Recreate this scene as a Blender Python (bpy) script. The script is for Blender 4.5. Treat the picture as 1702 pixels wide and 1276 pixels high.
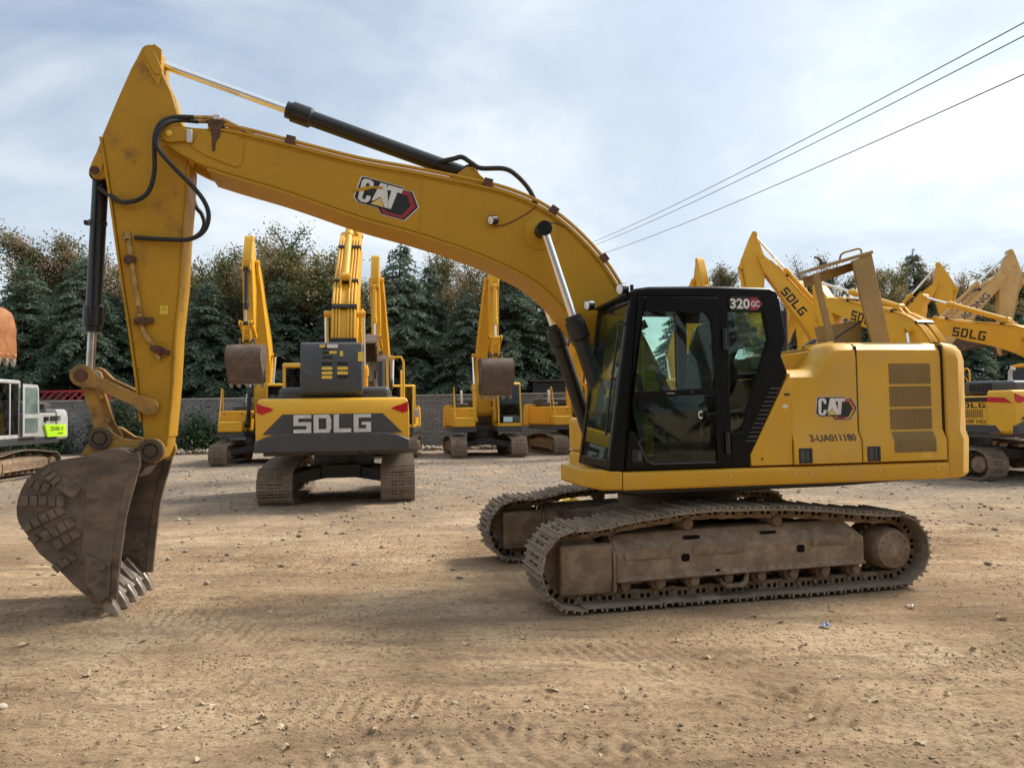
import bpy, bmesh, math, random
import numpy as np
from mathutils import Vector, Matrix
random.seed(7); rng = np.random.default_rng(7)
R = math.radians
scene = bpy.context.scene
col = scene.collection
for o in list(bpy.data.objects): bpy.data.objects.remove(o)

# ------------------------------------------------------------------ camera
cd = bpy.data.cameras.new('camera'); cam = bpy.data.objects.new('camera', cd); col.objects.link(cam)
F_PX, PITCH, ROLL, CAM_H = 1240.6, .0366, -.0158, 1.794
cd.sensor_width = 36; cd.sensor_fit = 'HORIZONTAL'; cd.lens = 36*F_PX/1702
cd.clip_start = .1; cd.clip_end = 3000
_f = Vector((0, math.cos(PITCH), math.sin(PITCH))); _u = Vector((0, -math.sin(PITCH), math.cos(PITCH))); _r = Vector((1, 0, 0))
_c, _s = math.cos(ROLL), math.sin(ROLL)
_R = _c*_r + _s*_u; _U = _c*_u - _s*_r
cam.matrix_world = Matrix(((_R.x, _U.x, -_f.x, 0), (_R.y, _U.y, -_f.y, 0), (_R.z, _U.z, -_f.z, CAM_H), (0, 0, 0, 1)))
scene.camera = cam

# ------------------------------------------------------------------ world, sun, exposure
SUN_AZ, SUN_EL = R(62), R(46)          # azimuth clockwise from +Y (the way the camera looks)
SUN_DIR = Vector((math.sin(SUN_AZ)*math.cos(SUN_EL), math.cos(SUN_AZ)*math.cos(SUN_EL), math.sin(SUN_EL)))
w = bpy.data.worlds.new('World'); scene.world = w; w.use_nodes = True
nt = w.node_tree; nt.nodes.clear(); N = nt.nodes.new; L = nt.links.new
out = N('ShaderNodeOutputWorld')
sky = N('ShaderNodeTexSky'); sky.sky_type = 'NISHITA'; sky.sun_disc = False
sky.sun_elevation = SUN_EL; sky.sun_rotation = SUN_AZ; sky.dust_density = 3; sky.air_density = 1.2
bg1 = N('ShaderNodeBackground'); bg1.inputs['Strength'].default_value = .085; L(sky.outputs[0], bg1.inputs[0])
tc = N('ShaderNodeTexCoord')
sep = N('ShaderNodeSeparateXYZ'); L(tc.outputs['Generated'], sep.inputs[0])
def mth(op, a, b=None, clamp=False):
    n = N('ShaderNodeMath'); n.operation = op; n.use_clamp = clamp
    for i, v in enumerate((a, b)):
        if v is None: continue
        if isinstance(v, (int, float)): n.inputs[i].default_value = v
        else: L(v, n.inputs[i])
    return n.outputs[0]
zz = mth('ADD', mth('MAXIMUM', sep.outputs[2], 0.0), .16)
cmb = N('ShaderNodeCombineXYZ'); L(mth('DIVIDE', sep.outputs[0], zz), cmb.inputs[0]); L(mth('DIVIDE', sep.outputs[1], zz), cmb.inputs[1])
def wnoise(scale, detail, rough, dist, loc):
    m = N('ShaderNodeMapping'); L(cmb.outputs[0], m.inputs[0]); m.inputs['Location'].default_value = loc
    n = N('ShaderNodeTexNoise'); n.inputs['Scale'].default_value = scale; n.inputs['Detail'].default_value = detail
    n.inputs['Roughness'].default_value = rough; n.inputs['Distortion'].default_value = dist; L(m.outputs[0], n.inputs[0]); return n.outputs[0]
def ramp(sock, stops, tree=None):
    n = (tree or nt).nodes.new('ShaderNodeValToRGB'); e = n.color_ramp.elements
    while len(e) < len(stops): e.new(.5)
    for el, (p, c) in zip(e, stops):
        el.position = p; el.color = (c, c, c, 1) if isinstance(c, (int, float)) else (*c, 1)
    (tree or nt).links.new(sock, n.inputs[0]); return n.outputs[0]
cover = ramp(wnoise(1.15, 7, .56, .5, (3.1, 1.7, 0)), [(.28, .12), (.47, .80), (.60, 1)])
shade = ramp(wnoise(.62, 8, .6, .35, (.4, 5.2, 0)), [(.30, (.46, .55, .67)), (.45, (.60, .69, .79)), (.56, (.80, .86, .91)), (.70, (.95, .96, .97))])
dot = N('ShaderNodeVectorMath'); dot.operation = 'DOT_PRODUCT'; L(tc.outputs['Generated'], dot.inputs[0]); dot.inputs[1].default_value = SUN_DIR
glow = mth('MULTIPLY', mth('POWER', mth('MAXIMUM', dot.outputs['Value'], 0.0), 3.0), .20)
strength = mth('ADD', mth('ADD', glow, .555), mth('MULTIPLY', mth('SUBTRACT', .55, sep.outputs[2]), .08))
bg2 = N('ShaderNodeBackground'); L(shade, bg2.inputs[0]); L(strength, bg2.inputs[1])
mx = N('ShaderNodeMixShader'); L(cover, mx.inputs[0]); L(bg1.outputs[0], mx.inputs[1]); L(bg2.outputs[0], mx.inputs[2]); L(mx.outputs[0], out.inputs[0])

sd = bpy.data.lights.new('sun', 'SUN'); sun = bpy.data.objects.new('sun', sd); col.objects.link(sun)
sd.energy = 2.5; sd.angle = R(18); sd.color = (1, .93, .82)
sun.rotation_euler = (-SUN_DIR).to_track_quat('-Z', 'Y').to_euler(); sun.location = (30, 20, 40)
vs = scene.view_settings; vs.view_transform = 'Standard'; vs.look = 'None'; vs.exposure = 0.95; vs.gamma = 1; vs.use_curve_mapping = False

# ------------------------------------------------------------------ materials
MATS = {}
def pmat(name, c, c2=None, scale=3., lo=.35, hi=.65, dirt=None, dscale=6., dlo=.55, dhi=.7, damt=1., rough=.5, metal=0., bump=.0, bscale=40., scratch=None, stretch=None, spec=.5, rnd=0., dirt_rough=.9):
    m = bpy.data.materials.new(name); m.use_nodes = True; t = m.node_tree; nn = t.nodes; ll = t.links.new
    b = nn['Principled BSDF']; b.inputs['Metallic'].default_value = metal; b.inputs['Specular IOR Level'].default_value = spec
    tcn = nn.new('ShaderNodeTexCoord'); vec = tcn.outputs['Object']
    oi = nn.new('ShaderNodeObjectInfo')
    add = nn.new('ShaderNodeVectorMath'); add.operation = 'MULTIPLY_ADD'; ll(oi.outputs['Random'], add.inputs[0]); add.inputs[1].default_value = (17, 31, 13); ll(vec, add.inputs[2]); vec = add.outputs[0]
    def noise(s, det=6, ro=.6, st=None, dist=0):
        n = nn.new('ShaderNodeTexNoise'); n.inputs['Scale'].default_value = s; n.inputs['Detail'].default_value = det; n.inputs['Roughness'].default_value = ro; n.inputs['Distortion'].default_value = dist
        if st:
            mp = nn.new('ShaderNodeMapping'); mp.inputs['Scale'].default_value = st; ll(vec, mp.inputs[0]); ll(mp.outputs[0], n.inputs[0])
        else: ll(vec, n.inputs[0])
        return n.outputs[0]
    def mix(f, a, bb):
        n = nn.new('ShaderNodeMix'); n.data_type = 'RGBA'
        for i, v in ((0, f), (6, a), (7, bb)):
            if isinstance(v, tuple): n.inputs[i].default_value = (*v, 1)
            elif isinstance(v, (int, float)): n.inputs[i].default_value = v
            else: ll(v, n.inputs[i])
        return n.outputs[2]
    cur = tuple(c); rg = rough
    if c2: cur = mix(ramp(noise(scale, 7, .62, stretch), [(lo, 0), (hi, 1)], t), cur, tuple(c2))
    if scratch:
        s = ramp(noise(9, 5, .7, (1, 1, 7), 1.2), [(.625, 0), (.65, 1)], t); s2 = ramp(noise(1.3, 3, .5), [(.5, 0), (.62, 1)], t)
        mm = nn.new('ShaderNodeMath'); mm.operation = 'MULTIPLY'; ll(s, mm.inputs[0]); ll(s2, mm.inputs[1]); cur = mix(mm.outputs[0], cur, tuple(scratch))
    if dirt:
        d = ramp(noise(dscale, 9, .66, stretch), [(dlo, 0), (dhi, damt)], t); cur = mix(d, cur, tuple(dirt))
        mr = nn.new('ShaderNodeMapRange'); ll(d, mr.inputs[0]); mr.inputs[3].default_value = rough; mr.inputs[4].default_value = dirt_rough; rg = mr.outputs[0]
    if rnd:
        hsv = nn.new('ShaderNodeHueSaturation'); mr = nn.new('ShaderNodeMapRange'); ll(oi.outputs['Random'], mr.inputs[0]); mr.inputs[3].default_value = 1-rnd; mr.inputs[4].default_value = 1+rnd
        ll(mr.outputs[0], hsv.inputs['Value'])
        if isinstance(cur, tuple): hsv.inputs['Color'].default_value = (*cur, 1)
        else: ll(cur, hsv.inputs['Color'])
        cur = hsv.outputs[0]
    if isinstance(cur, tuple): b.inputs['Base Color'].default_value = (*cur, 1)
    else: ll(cur, b.inputs['Base Color'])
    if isinstance(rg, (int, float)): b.inputs['Roughness'].default_value = rg
    else: ll(rg, b.inputs['Roughness'])
    if bump:
        bn = nn.new('ShaderNodeBump'); bn.inputs['Strength'].default_value = bump; bn.inputs['Distance'].default_value = .02; ll(noise(bscale, 8, .65), bn.inputs['Height']); ll(bn.outputs[0], b.inputs['Normal'])
    MATS[name] = m; return m
DUST = (.26, .19, .115)
pmat('cat_yellow', (.50, .268, .012), (.44, .232, .012), 1.6, .3, .7, (.24, .15, .05), 5, .60, .86, .4, spec=.3, rough=.45, bump=.03, bscale=18, scratch=(.20, .11, .03))
pmat('cat_panel', (.66, .365, .030), (.59, .315, .024), 1.4, .3, .7, (.44, .30, .14), 2.4, .46, .78, .5, spec=.3, rough=.42, bump=.04, bscale=5)
pmat('cat_stick', (.50, .268, .012), (.42, .218, .016), 2.2, .3, .7, (.15, .095, .045), 4, .54, .72, .75, spec=.3, rough=.5, bump=.05, bscale=22, scratch=(.12, .065, .02))
pmat('cat_worn', (.46, .24, .03), (.34, .19, .04), 3, .3, .7, (.13, .08, .045), 4.5, .47, .66, .85, rough=.6, bump=.12, bscale=30, scratch=(.10, .05, .02))
pmat('sd_yellow', (.76, .41, .018), (.66, .35, .02), 1.2, .3, .7, DUST, 3, .58, .85, .5, rough=.45, bump=.03, bscale=12)
pmat('sd_yellow2', (.62, .34, .03), (.52, .29, .03), 1.2, .3, .7, DUST, 3, .52, .8, .6, rough=.5)
pmat('pale_yellow', (.62, .40, .15), (.52, .33, .11), 2, .3, .7, DUST, 4, .55, .8, .6, rough=.5)
pmat('orange_rust', (.42, .17, .05), (.30, .11, .035), 5, .3, .7, (.16, .08, .04), 7, .5, .66, .8, rough=.7, bump=.1)
pmat('dark_grey', (.045, .048, .052), (.06, .062, .064), 2, .3, .7, DUST, 3, .55, .85, .45, rough=.5)
pmat('black', (.010, .0105, .012), (.016, .016, .017), 3, .3, .7, DUST, 4, .62, .9, .25, rough=.38)
pmat('black_paint', (.004, .0042, .005), rough=.35, dirt=DUST, dscale=6, dlo=.62, dhi=.9, damt=.05, spec=.2)
pmat('rubber', (.014, .014, .015), rough=.6, dirt=(.10, .075, .055), dscale=8, dlo=.55, dhi=.8, damt=.4)
pmat('dark_steel', (.03, .028, .026), (.05, .04, .03), 5, dirt=(.09, .06, .04), dscale=8, dlo=.5, dhi=.7, rough=.55, metal=.3)
pmat('chrome', (.86, .88, .90), rough=.24, metal=1.)
pmat('chrome_dull', (.60, .58, .55), (.42, .38, .33), 6, rough=.30, metal=1.)
pmat('mud_steel', (.245, .172, .112), (.17, .115, .074), 4, .3, .7, (.35, .262, .18), 7, .45, .7, .9, rough=.85, bump=.25, bscale=45, rnd=.12, spec=.25)
pmat('mud_shoe', (.275, .220, .165), (.195, .15, .11), 5, .3, .7, (.35, .285, .215), 9, .5, .72, .9, rough=.8, bump=.25, bscale=50, rnd=.14, spec=.3)
pmat('mud_dark', (.075, .056, .041), (.12, .086, .06), 4, .3, .7, (.15, .11, .075), 6, .55, .75, .8, rough=.85, bump=.2, bscale=40, spec=.25)
pmat('bucket_steel', (.165, .130, .102), (.085, .069, .058), 2.6, .40, .60, (.27, .165, .10), 3.4, .52, .64, .7, rough=.5, metal=.2, bump=.10, bscale=30, stretch=(1, 1, 2.2), scratch=(.27, .22, .17))
pmat('bucket_inside', (.13, .115, .10), (.085, .07, .06), 3, dirt=(.22, .17, .13), dscale=5, rough=.5, metal=.4)
pmat('bucket_mud', (.16, .122, .092), (.085, .067, .054), 7, dirt=(.21, .155, .11), dscale=9, dlo=.45, dhi=.7, rough=.8, bump=.3, bscale=50, rnd=.15)
pmat('bucket_far', (.14, .095, .07), (.085, .06, .05), 2.5, dirt=(.24, .18, .13), dscale=5, dlo=.5, dhi=.75, rough=.65, metal=.2, rnd=.1)
pmat('tooth_steel', (.44, .41, .36), (.30, .26, .21), 6, dirt=(.19, .14, .10), dscale=9, dlo=.5, dhi=.7, rough=.42, metal=.7)
pmat('rust', (.075, .034, .020), (.12, .06, .035), 8, rough=.85, bump=.2)
pmat('pipe_worn', (.46, .30, .10), (.30, .17, .05), 14, .4, .6, (.10, .05, .025), 18, .56, .64, 1, rough=.6)
pmat('white', (.48, .48, .47), (.40, .40, .39), 3, dirt=DUST, dscale=5, dlo=.5, dhi=.8, damt=.4, rough=.4)
pmat('decal_white', (.70, .69, .66), (.55, .53, .48), 7, .45, .75, rough=.45)
pmat('decal_black', (.012, .012, .013), rough=.4)
pmat('decal_red', (.36, .018, .022), (.26, .02, .022), 9, rough=.4)
pmat('decal_red_worn', (.36, .018, .022), (.50, .30, .07), 9, .46, .55, rough=.45)
pmat('decal_yellow', (.74, .52, .06), rough=.45)
pmat('decal_gold', (.72, .55, .20), (.60, .40, .08), 3, rough=.45)
pmat('lime', (.50, .86, .02), rough=.5)
pmat('red_lamp', (.50, .012, .022), rough=.18)
pmat('red_paint', (.48, .035, .05), (.36, .03, .04), 3, rough=.6)
pmat('grey_silver', (.66, .66, .66), (.52, .52, .52), 5, rough=.4, metal=.1)
pmat('lamp_lens', (.80, .82, .84), rough=.15)
pmat('seat', (.016, .016, .018), rough=.8)
pmat('tan_interior', (.34, .27, .15), rough=.8)
pmat('paper', (.45, .68, .78), (.62, .78, .84), 14, rough=.7)
pmat('bark', (.075, .058, .045), (.045, .036, .03), 6, rough=.95, bump=.4, bscale=20, stretch=(1, 1, .2))
pmat('shed_dark', (.045, .047, .05), (.03, .03, .032), 3, rough=.7)
pmat('concrete', (.36, .35, .33), (.27, .26, .24), 2, .3, .7, (.14, .13, .12), 4, .55, .75, .7, rough=.9, bump=.2)
pmat('wire', (.02, .02, .022), rough=.6)
pmat('wood_pole', (.18, .14, .10), rough=.9)

def glass(name, tint, rough=.02, gl=1.0, dust=.10):
    m = bpy.data.materials.new(name); m.use_nodes = True; t = m.node_tree; t.nodes.clear(); nn = t.nodes.new; ll = t.links.new
    o = nn('ShaderNodeOutputMaterial'); tr = nn('ShaderNodeBsdfTransparent'); tr.inputs[0].default_value = (*tint, 1)
    g = nn('ShaderNodeBsdfGlossy'); g.inputs['Roughness'].default_value = rough; g.inputs[0].default_value = (.95, 1, .98, 1)
    fr = nn('ShaderNodeFresnel'); fr.inputs[0].default_value = 1.55
    mu = nn('ShaderNodeMath'); mu.operation = 'MULTIPLY'; ll(fr.outputs[0], mu.inputs[0]); mu.inputs[1].default_value = gl
    mxs = nn('ShaderNodeMixShader'); ll(mu.outputs[0], mxs.inputs[0]); ll(tr.outputs[0], mxs.inputs[1]); ll(g.outputs[0], mxs.inputs[2])
    df = nn('ShaderNodeBsdfDiffuse'); df.inputs[0].default_value = (.34, .31, .26, 1)
    tcn = nn('ShaderNodeTexCoord'); no = nn('ShaderNodeTexNoise'); no.inputs['Scale'].default_value = 5; no.inputs['Detail'].default_value = 9; no.inputs['Roughness'].default_value = .7; ll(tcn.outputs['Object'], no.inputs[0])
    rp = ramp(no.outputs[0], [(.42, 0), (.75, dust)], t)
    m2 = nn('ShaderNodeMixShader'); ll(rp, m2.inputs[0]); ll(mxs.outputs[0], m2.inputs[1]); ll(df.outputs[0], m2.inputs[2]); ll(m2.outputs[0], o.inputs[0]); MATS[name] = m
glass('glass_clear', (.84, .95, .91), gl=.5, dust=.05); glass('glass_tint', (.50, .62, .59), gl=.6, dust=.07); glass('glass_dark', (.10, .15, .15), dust=.10)

def leafmat(name, stops, trans=.3, rough=.6):
    m = bpy.data.materials.new(name); m.use_nodes = True; t = m.node_tree; t.nodes.clear(); nn = t.nodes.new; ll = t.links.new
    o = nn('ShaderNodeOutputMaterial'); geo = nn('ShaderNodeNewGeometry'); oi = nn('ShaderNodeObjectInfo')
    tcn = nn('ShaderNodeTexCoord'); no = nn('ShaderNodeTexNoise'); no.inputs['Scale'].default_value = .55; no.inputs['Detail'].default_value = 3; ll(tcn.outputs['Object'], no.inputs[0])
    a = nn('ShaderNodeMath'); a.operation = 'MULTIPLY_ADD'; ll(no.outputs[0], a.inputs[0]); a.inputs[1].default_value = 1.5; a.inputs[2].default_value = -.50
    b = nn('ShaderNodeMath'); b.operation = 'MULTIPLY_ADD'; ll(geo.outputs['Random Per Island'], b.inputs[0]); b.inputs[1].default_value = .5; ll(a.outputs[0], b.inputs[2])
    c = nn('ShaderNodeMath'); c.operation = 'MULTIPLY_ADD'; ll(oi.outputs['Random'], c.inputs[0]); c.inputs[1].default_value = .16; ll(b.outputs[0], c.inputs[2])
    rp = ramp(c.outputs[0], stops, t)
    d = nn('ShaderNodeBsdfDiffuse'); ll(rp, d.inputs[0]); tl = nn('ShaderNodeBsdfTranslucent'); ll(rp, tl.inputs[0])
    mxs = nn('ShaderNodeMixShader'); mxs.inputs[0].default_value = trans; ll(d.outputs[0], mxs.inputs[1]); ll(tl.outputs[0], mxs.inputs[2])
    g = nn('ShaderNodeBsdfGlossy'); g.inputs['Roughness'].default_value = rough; g.inputs[0].default_value = (.6, .65, .65, 1)
    m3 = nn('ShaderNodeMixShader'); m3.inputs[0].default_value = .04; ll(mxs.outputs[0], m3.inputs[1]); ll(g.outputs[0], m3.inputs[2]); ll(m3.outputs[0], o.inputs[0]); MATS[name] = m
leafmat('cedar_needles', [(.1, (.052, .076, .048)), (.45, (.088, .126, .084)), (.75, (.145, .195, .13)), (1, (.21, .26, .175))], .25)
leafmat('autumn_leaves', [(.10, (.055, .068, .025)), (.34, (.13, .11, .045)), (.52, (.28, .18, .10)), (.78, (.44, .29, .19)), (1, (.56, .41, .30))], .35)
leafmat('mixed_leaves', [(.12, (.055, .080, .032)), (.42, (.11, .135, .048)), (.62, (.22, .20, .06)), (.80, (.38, .26, .14)), (1, (.52, .37, .25))], .35)
leafmat('bush_leaves', [(.1, (.02, .04, .015)), (.6, (.045, .08, .03)), (1, (.09, .12, .05))], .3)

# ------------------------------------------------------------------ mesh helpers
def catmull(pts, n=4):
    P = [np.array(p, float) for p in pts]; P = [2*P[0]-P[1]]+P+[2*P[-1]-P[-2]]; o = []
    for i in range(1, len(P)-2):
        a, b, c, d = P[i-1:i+3]
        for k in range(n):
            t = k/n; o.append(.5*((2*b)+(c-a)*t+(2*a-5*b+4*c-d)*t*t+(3*b-a-3*c+d)*t**3))
    o.append(P[-2]); return [tuple(x) for x in o]
def arc(cx, cz, r, a0, a1, n=8):
    return [(cx+r*math.cos(R(a0+(a1-a0)*i/n)), cz+r*math.sin(R(a0+(a1-a0)*i/n))) for i in range(n+1)]
class MB:
    def __init__(s): s.v = []; s.f = []
    def add(s, v, f):
        k = len(s.v); s.v += [tuple(map(float, p)) for p in v]; s.f += [tuple(i+k for i in q) for q in f]; return s
    def prism(s, poly, a0, a1, ax='y', taper=None):
        n = len(poly)
        def P(p, a):
            return (p[0], a, p[1]) if ax == 'y' else ((a, p[0], p[1]) if ax == 'x' else (p[0], p[1], a))
        v = [P(p, a0) for p in poly]+[P(p, a1) for p in (taper or poly)]
        return s.add(v, [tuple(range(n))[::-1], tuple(range(n, 2*n))]+[(i, (i+1) % n, n+(i+1) % n, n+i) for i in range(n)])
    def box(s, x0, x1, y0, y1, z0, z1, M=None):
        v = [(x, y, z) for z in (z0, z1) for x, y in ((x0, y0), (x1, y0), (x1, y1), (x0, y1))]
        if M is not None: v = [tuple(M @ Vector(p)) for p in v]
        return s.add(v, [(3, 2, 1, 0), (4, 5, 6, 7), (0, 1, 5, 4), (1, 2, 6, 5), (2, 3, 7, 6), (3, 0, 4, 7)])
    def cyl(s, p0, p1, r0, r1=None, n=16):
        p0, p1 = Vector(p0), Vector(p1); r1 = r0 if r1 is None else r1; d = (p1-p0).normalized()
        a = d.orthogonal().normalized(); b = d.cross(a)
        ring = [(math.cos(2*math.pi*i/n)*a+math.sin(2*math.pi*i/n)*b) for i in range(n)]
        v = [p0+q*r0 for q in ring]+[p1+q*r1 for q in ring]
        return s.add(v, [tuple(range(n))[::-1], tuple(range(n, 2*n))]+[(i, (i+1) % n, n+(i+1) % n, n+i) for i in range(n)])
    def tube(s, path, r, n=8):
        P = [Vector(p) for p in path]; m = len(P); v = []; f = []; a = None
        for i, p in enumerate(P):
            d = (P[min(i+1, m-1)]-P[max(i-1, 0)]).normalized()
            a = d.orthogonal().normalized() if a is None else (a-d*a.dot(d)).normalized()
            b = d.cross(a); rr = r[i] if isinstance(r, (list, tuple)) else r
            v += [p+(math.cos(2*math.pi*k/n)*a+math.sin(2*math.pi*k/n)*b)*rr for k in range(n)]
        for i in range(m-1): f += [(i*n+k, i*n+(k+1) % n, (i+1)*n+(k+1) % n, (i+1)*n+k) for k in range(n)]
        f += [tuple(range(n))[::-1], tuple(range((m-1)*n, m*n))]; return s.add(v, f)
    def lathe(s, prof, o, d, n=24):
        o, d = Vector(o), Vector(d).normalized(); a = d.orthogonal().normalized(); b = d.cross(a); v = []; f = []; m = len(prof)
        for r, h in prof: v += [o+d*h+(math.cos(2*math.pi*k/n)*a+math.sin(2*math.pi*k/n)*b)*r for k in range(n)]
        for i in range(m-1): f += [(i*n+k, i*n+(k+1) % n, (i+1)*n+(k+1) % n, (i+1)*n+k) for k in range(n)]
        f += [tuple(range(n))[::-1], tuple(range((m-1)*n, m*n))]; return s.add(v, f)
    def loft(s, secs, close=True, caps=True):
        n = len(secs[0]); v = [p for q in secs for p in q]; f = []
        for i in range(len(secs)-1):
            f += [(i*n+k, i*n+(k+1) % n, (i+1)*n+(k+1) % n, (i+1)*n+k) for k in range(n if close else n-1)]
        if caps: f += [tuple(range(n))[::-1], tuple(range((len(secs)-1)*n, len(secs)*n))]
        return s.add(v, f)
    def strip(s, pts, th, a0, a1):          # thick wall along a 2D curve in XZ, between y=a0 and a1 (thickness to the left of the curve)
        P = np.array(pts, float); T = np.gradient(P, axis=0); T /= np.linalg.norm(T, axis=1)[:, None]
        Q = P+np.c_[-T[:, 1], T[:, 0]]*th
        return s.loft([[(p[0], a0, p[1]), (p[0], a1, p[1]), (q[0], a1, q[1]), (q[0], a0, q[1])] for p, q in zip(P, Q)])
    def mesh(s, name, mat, ang=35):
        me = bpy.data.meshes.new(name); me.from_pydata(s.v, [], s.f); me.materials.append(MATS[mat])
        bm = bmesh.new(); bm.from_mesh(me); bmesh.ops.recalc_face_normals(bm, faces=bm.faces); bm.to_mesh(me); bm.free()
        me.polygons.foreach_set('use_smooth', [True]*len(me.polygons)); me.set_sharp_from_angle(angle=R(ang)); return me
    def build(s, name, mat, parent=None, bevel=0, label=None, ang=35, seg=2):
        o = bpy.data.objects.new(name, s.mesh(name, mat, ang)); col.objects.link(o); o.parent = parent
        if bevel:
            b = o.modifiers.new('bevel', 'BEVEL'); b.width = bevel; b.segments = seg; b.limit_method = 'ANGLE'; b.angle_limit = R(38)
        if label: o['label'] = label
        return o
def inst(name, me, parent, M=None, label=None):
    o = bpy.data.objects.new(name, me); col.objects.link(o); o.parent = parent
    if M is not None: o.matrix_local = M
    if label: o['label'] = label
    return o
def thing(name, label, cat, loc=(0, 0, 0), rz=0, group=None):
    o = bpy.data.objects.new(name, None); col.objects.link(o); o.empty_display_size = .3; o.location = loc; o.rotation_euler = (0, 0, rz); return tag(o, label, cat, group)
def tag(o, label=None, cat=None, group=None, kind=None):
    if label: o['label'] = label
    if cat: o['category'] = cat
    if group: o['group'] = group
    if kind: o['kind'] = kind
    return o
# ---- flat lettering and stickers: pieces in 2D (x right, y up), placed by origin O, right vector rx, up vector uy
def glyph_rects(ch):
    return {'S': [(0, .8, 1, 1), (0, .6, .27, .8), (0, .4, 1, .6), (.73, .2, 1, .4), (0, 0, 1, .2)],
            'D': [(0, 0, .28, 1), (.28, .8, .88, 1), (.28, 0, .88, .2), (.72, .2, 1, .8), (.88, .8, .94, .94), (.88, .06, .94, .2)],
            'L': [(0, 0, .3, 1), (.3, 0, 1, .22)],
            'G': [(0, .2, .28, .8), (0, .8, 1, 1), (0, 0, 1, .2), (.72, .2, 1, .56), (.46, .40, .72, .56)]}[ch]
def place2d(mb, polys, O, rx, uy, h0, h1):
    O, rx, uy = Vector(O), Vector(rx), Vector(uy); nn = rx.normalized().cross(uy.normalized())
    for q in polys:
        n = len(q); v = [O+rx*x+uy*y+nn*h0 for x, y in q]+[O+rx*x+uy*y+nn*h1 for x, y in q]
        mb.add(v, [tuple(range(n))[::-1], tuple(range(n, 2*n))]+[(i, (i+1) % n, n+(i+1) % n, n+i) for i in range(n)])
    return mb
def block_word(word, O, rx, uy, wid, hei, gap, mat, parent, h0=.002, h1=.006, name='letter'):
    rx, uy = Vector(rx).normalized(), Vector(uy).normalized(); lw = (wid-gap*(len(word)-1))/len(word)
    for i, ch in enumerate(word):
        polys = [[(a*lw, b*hei), (c*lw, b*hei), (c*lw, d*hei), (a*lw, d*hei)] for a, b, c, d in glyph_rects(ch)]
        place2d(MB(), polys, Vector(O)+rx*(i*(lw+gap)), rx, uy, h0, h1).build(name, mat, parent)
def font_word(body, O, rx, uy, wid, hei, mat, parent, name='lettering', bold=.0, h0=.002, h1=.004, shear=0):
    cu = bpy.data.curves.new('t', 'FONT'); cu.body = body; cu.offset = bold; cu.resolution_u = 3; cu.shear = shear
    ob = bpy.data.objects.new('t', cu); col.objects.link(ob); dg = bpy.context.evaluated_depsgraph_get(); dg.update()
    me = bpy.data.meshes.new_from_object(ob.evaluated_get(dg)); bpy.data.objects.remove(ob)
    V = np.array([v.co[:2] for v in me.vertices]); mn = V.min(0); mxx = V.max(0); sx, sy = wid/(mxx[0]-mn[0]), hei/(mxx[1]-mn[1])
    O, rx, uy = Vector(O), Vector(rx).normalized(), Vector(uy).normalized(); nn = rx.cross(uy)
    F = [tuple(p.vertices) for p in me.polygons]; bpy.data.meshes.remove(me)
    mb = MB(); mb.add([O+rx*((x-mn[0])*sx)+uy*((y-mn[1])*sy)+nn*h1 for x, y in V], F)
    me2 = bpy.data.meshes.new(name); me2.from_pydata(mb.v, [], mb.f); me2.materials.append(MATS[mat])
    return inst(name, me2, parent)
# ------------------------------------------------------------------ excavator arm (outlines in the machine's own X (forward), Z (up), metres)
F0, T0, K0, EAR0, ROCK0, ROD0 = (.25, 1.78), (5.30, 4.55), (5.473, 1.468), (5.92, 1.60), (5.495, 1.893), (6.095, 2.20)
BA0 = math.degrees(math.atan2(T0[1]-F0[1], T0[0]-F0[0])); SA0 = math.degrees(math.atan2(K0[1]-T0[1], K0[0]-T0[0]))
def rot(p, c, a, t=None):
    x, z = p[0]-c[0], p[1]-c[1]; ca, sa = math.cos(R(a)), math.sin(R(a)); t = t or c
    return (t[0]+ca*x-sa*z, t[1]+sa*x+ca*z)
class Pose:
    def __init__(s, ba=None, sa=None, bk=0., foot=(0, 0)):
        s.db = 0 if ba is None else ba-BA0; s.ds = 0 if sa is None else sa-SA0; s.dk = s.ds+bk; s.foot = foot
        d = lambda a, b: math.hypot(a[0]-b[0], a[1]-b[1])
        A, B = s.ts(ROCK0), s.tk(EAR0); a, b = d(ROCK0, ROD0), d(EAR0, ROD0); D = d(A, B); D = min(max(D, abs(a-b)+.01), a+b-.01)
        x = (a*a-b*b+D*D)/(2*D); h = math.sqrt(max(a*a-x*x, 0)); u = ((B[0]-A[0])/D, (B[1]-A[1])/D)
        c = [(A[0]+u[0]*x-k*u[1]*h, A[1]+u[1]*x+k*u[0]*h) for k in (1, -1)]
        ref = s.ts(ROD0); s.rod = min(c, key=lambda q: d(q, ref))
    def tb(s, p): q = rot(p, F0, s.db); return (q[0]+s.foot[0], q[1]+s.foot[1])
    def ts(s, p): return rot(p, T0, s.ds, s.tb(T0))
    def tk(s, p): return rot(p, K0, s.dk, s.ts(K0))
BTOP = [(4.95, 4.622), (4.66, 4.590), (4.18, 4.490), (3.50, 4.345), (2.98, 4.275), (2.37, 4.180), (1.986, 4.105), (1.636, 3.975), (1.321, 3.775), (1.004, 3.47), (.78, 3.16), (.52, 2.68), (.28, 2.20), (.10, 1.86)]
BBOT = [(4.95, 4.235), (4.713, 4.165), (4.18, 4.02), (3.50, 3.80), (2.846, 3.630), (2.246, 3.440), (1.74, 3.215), (1.48, 3.02), (1.26, 2.78), (1.02, 2.46), (.78, 2.12), (.52, 1.83), (.40, 1.68)]
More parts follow.
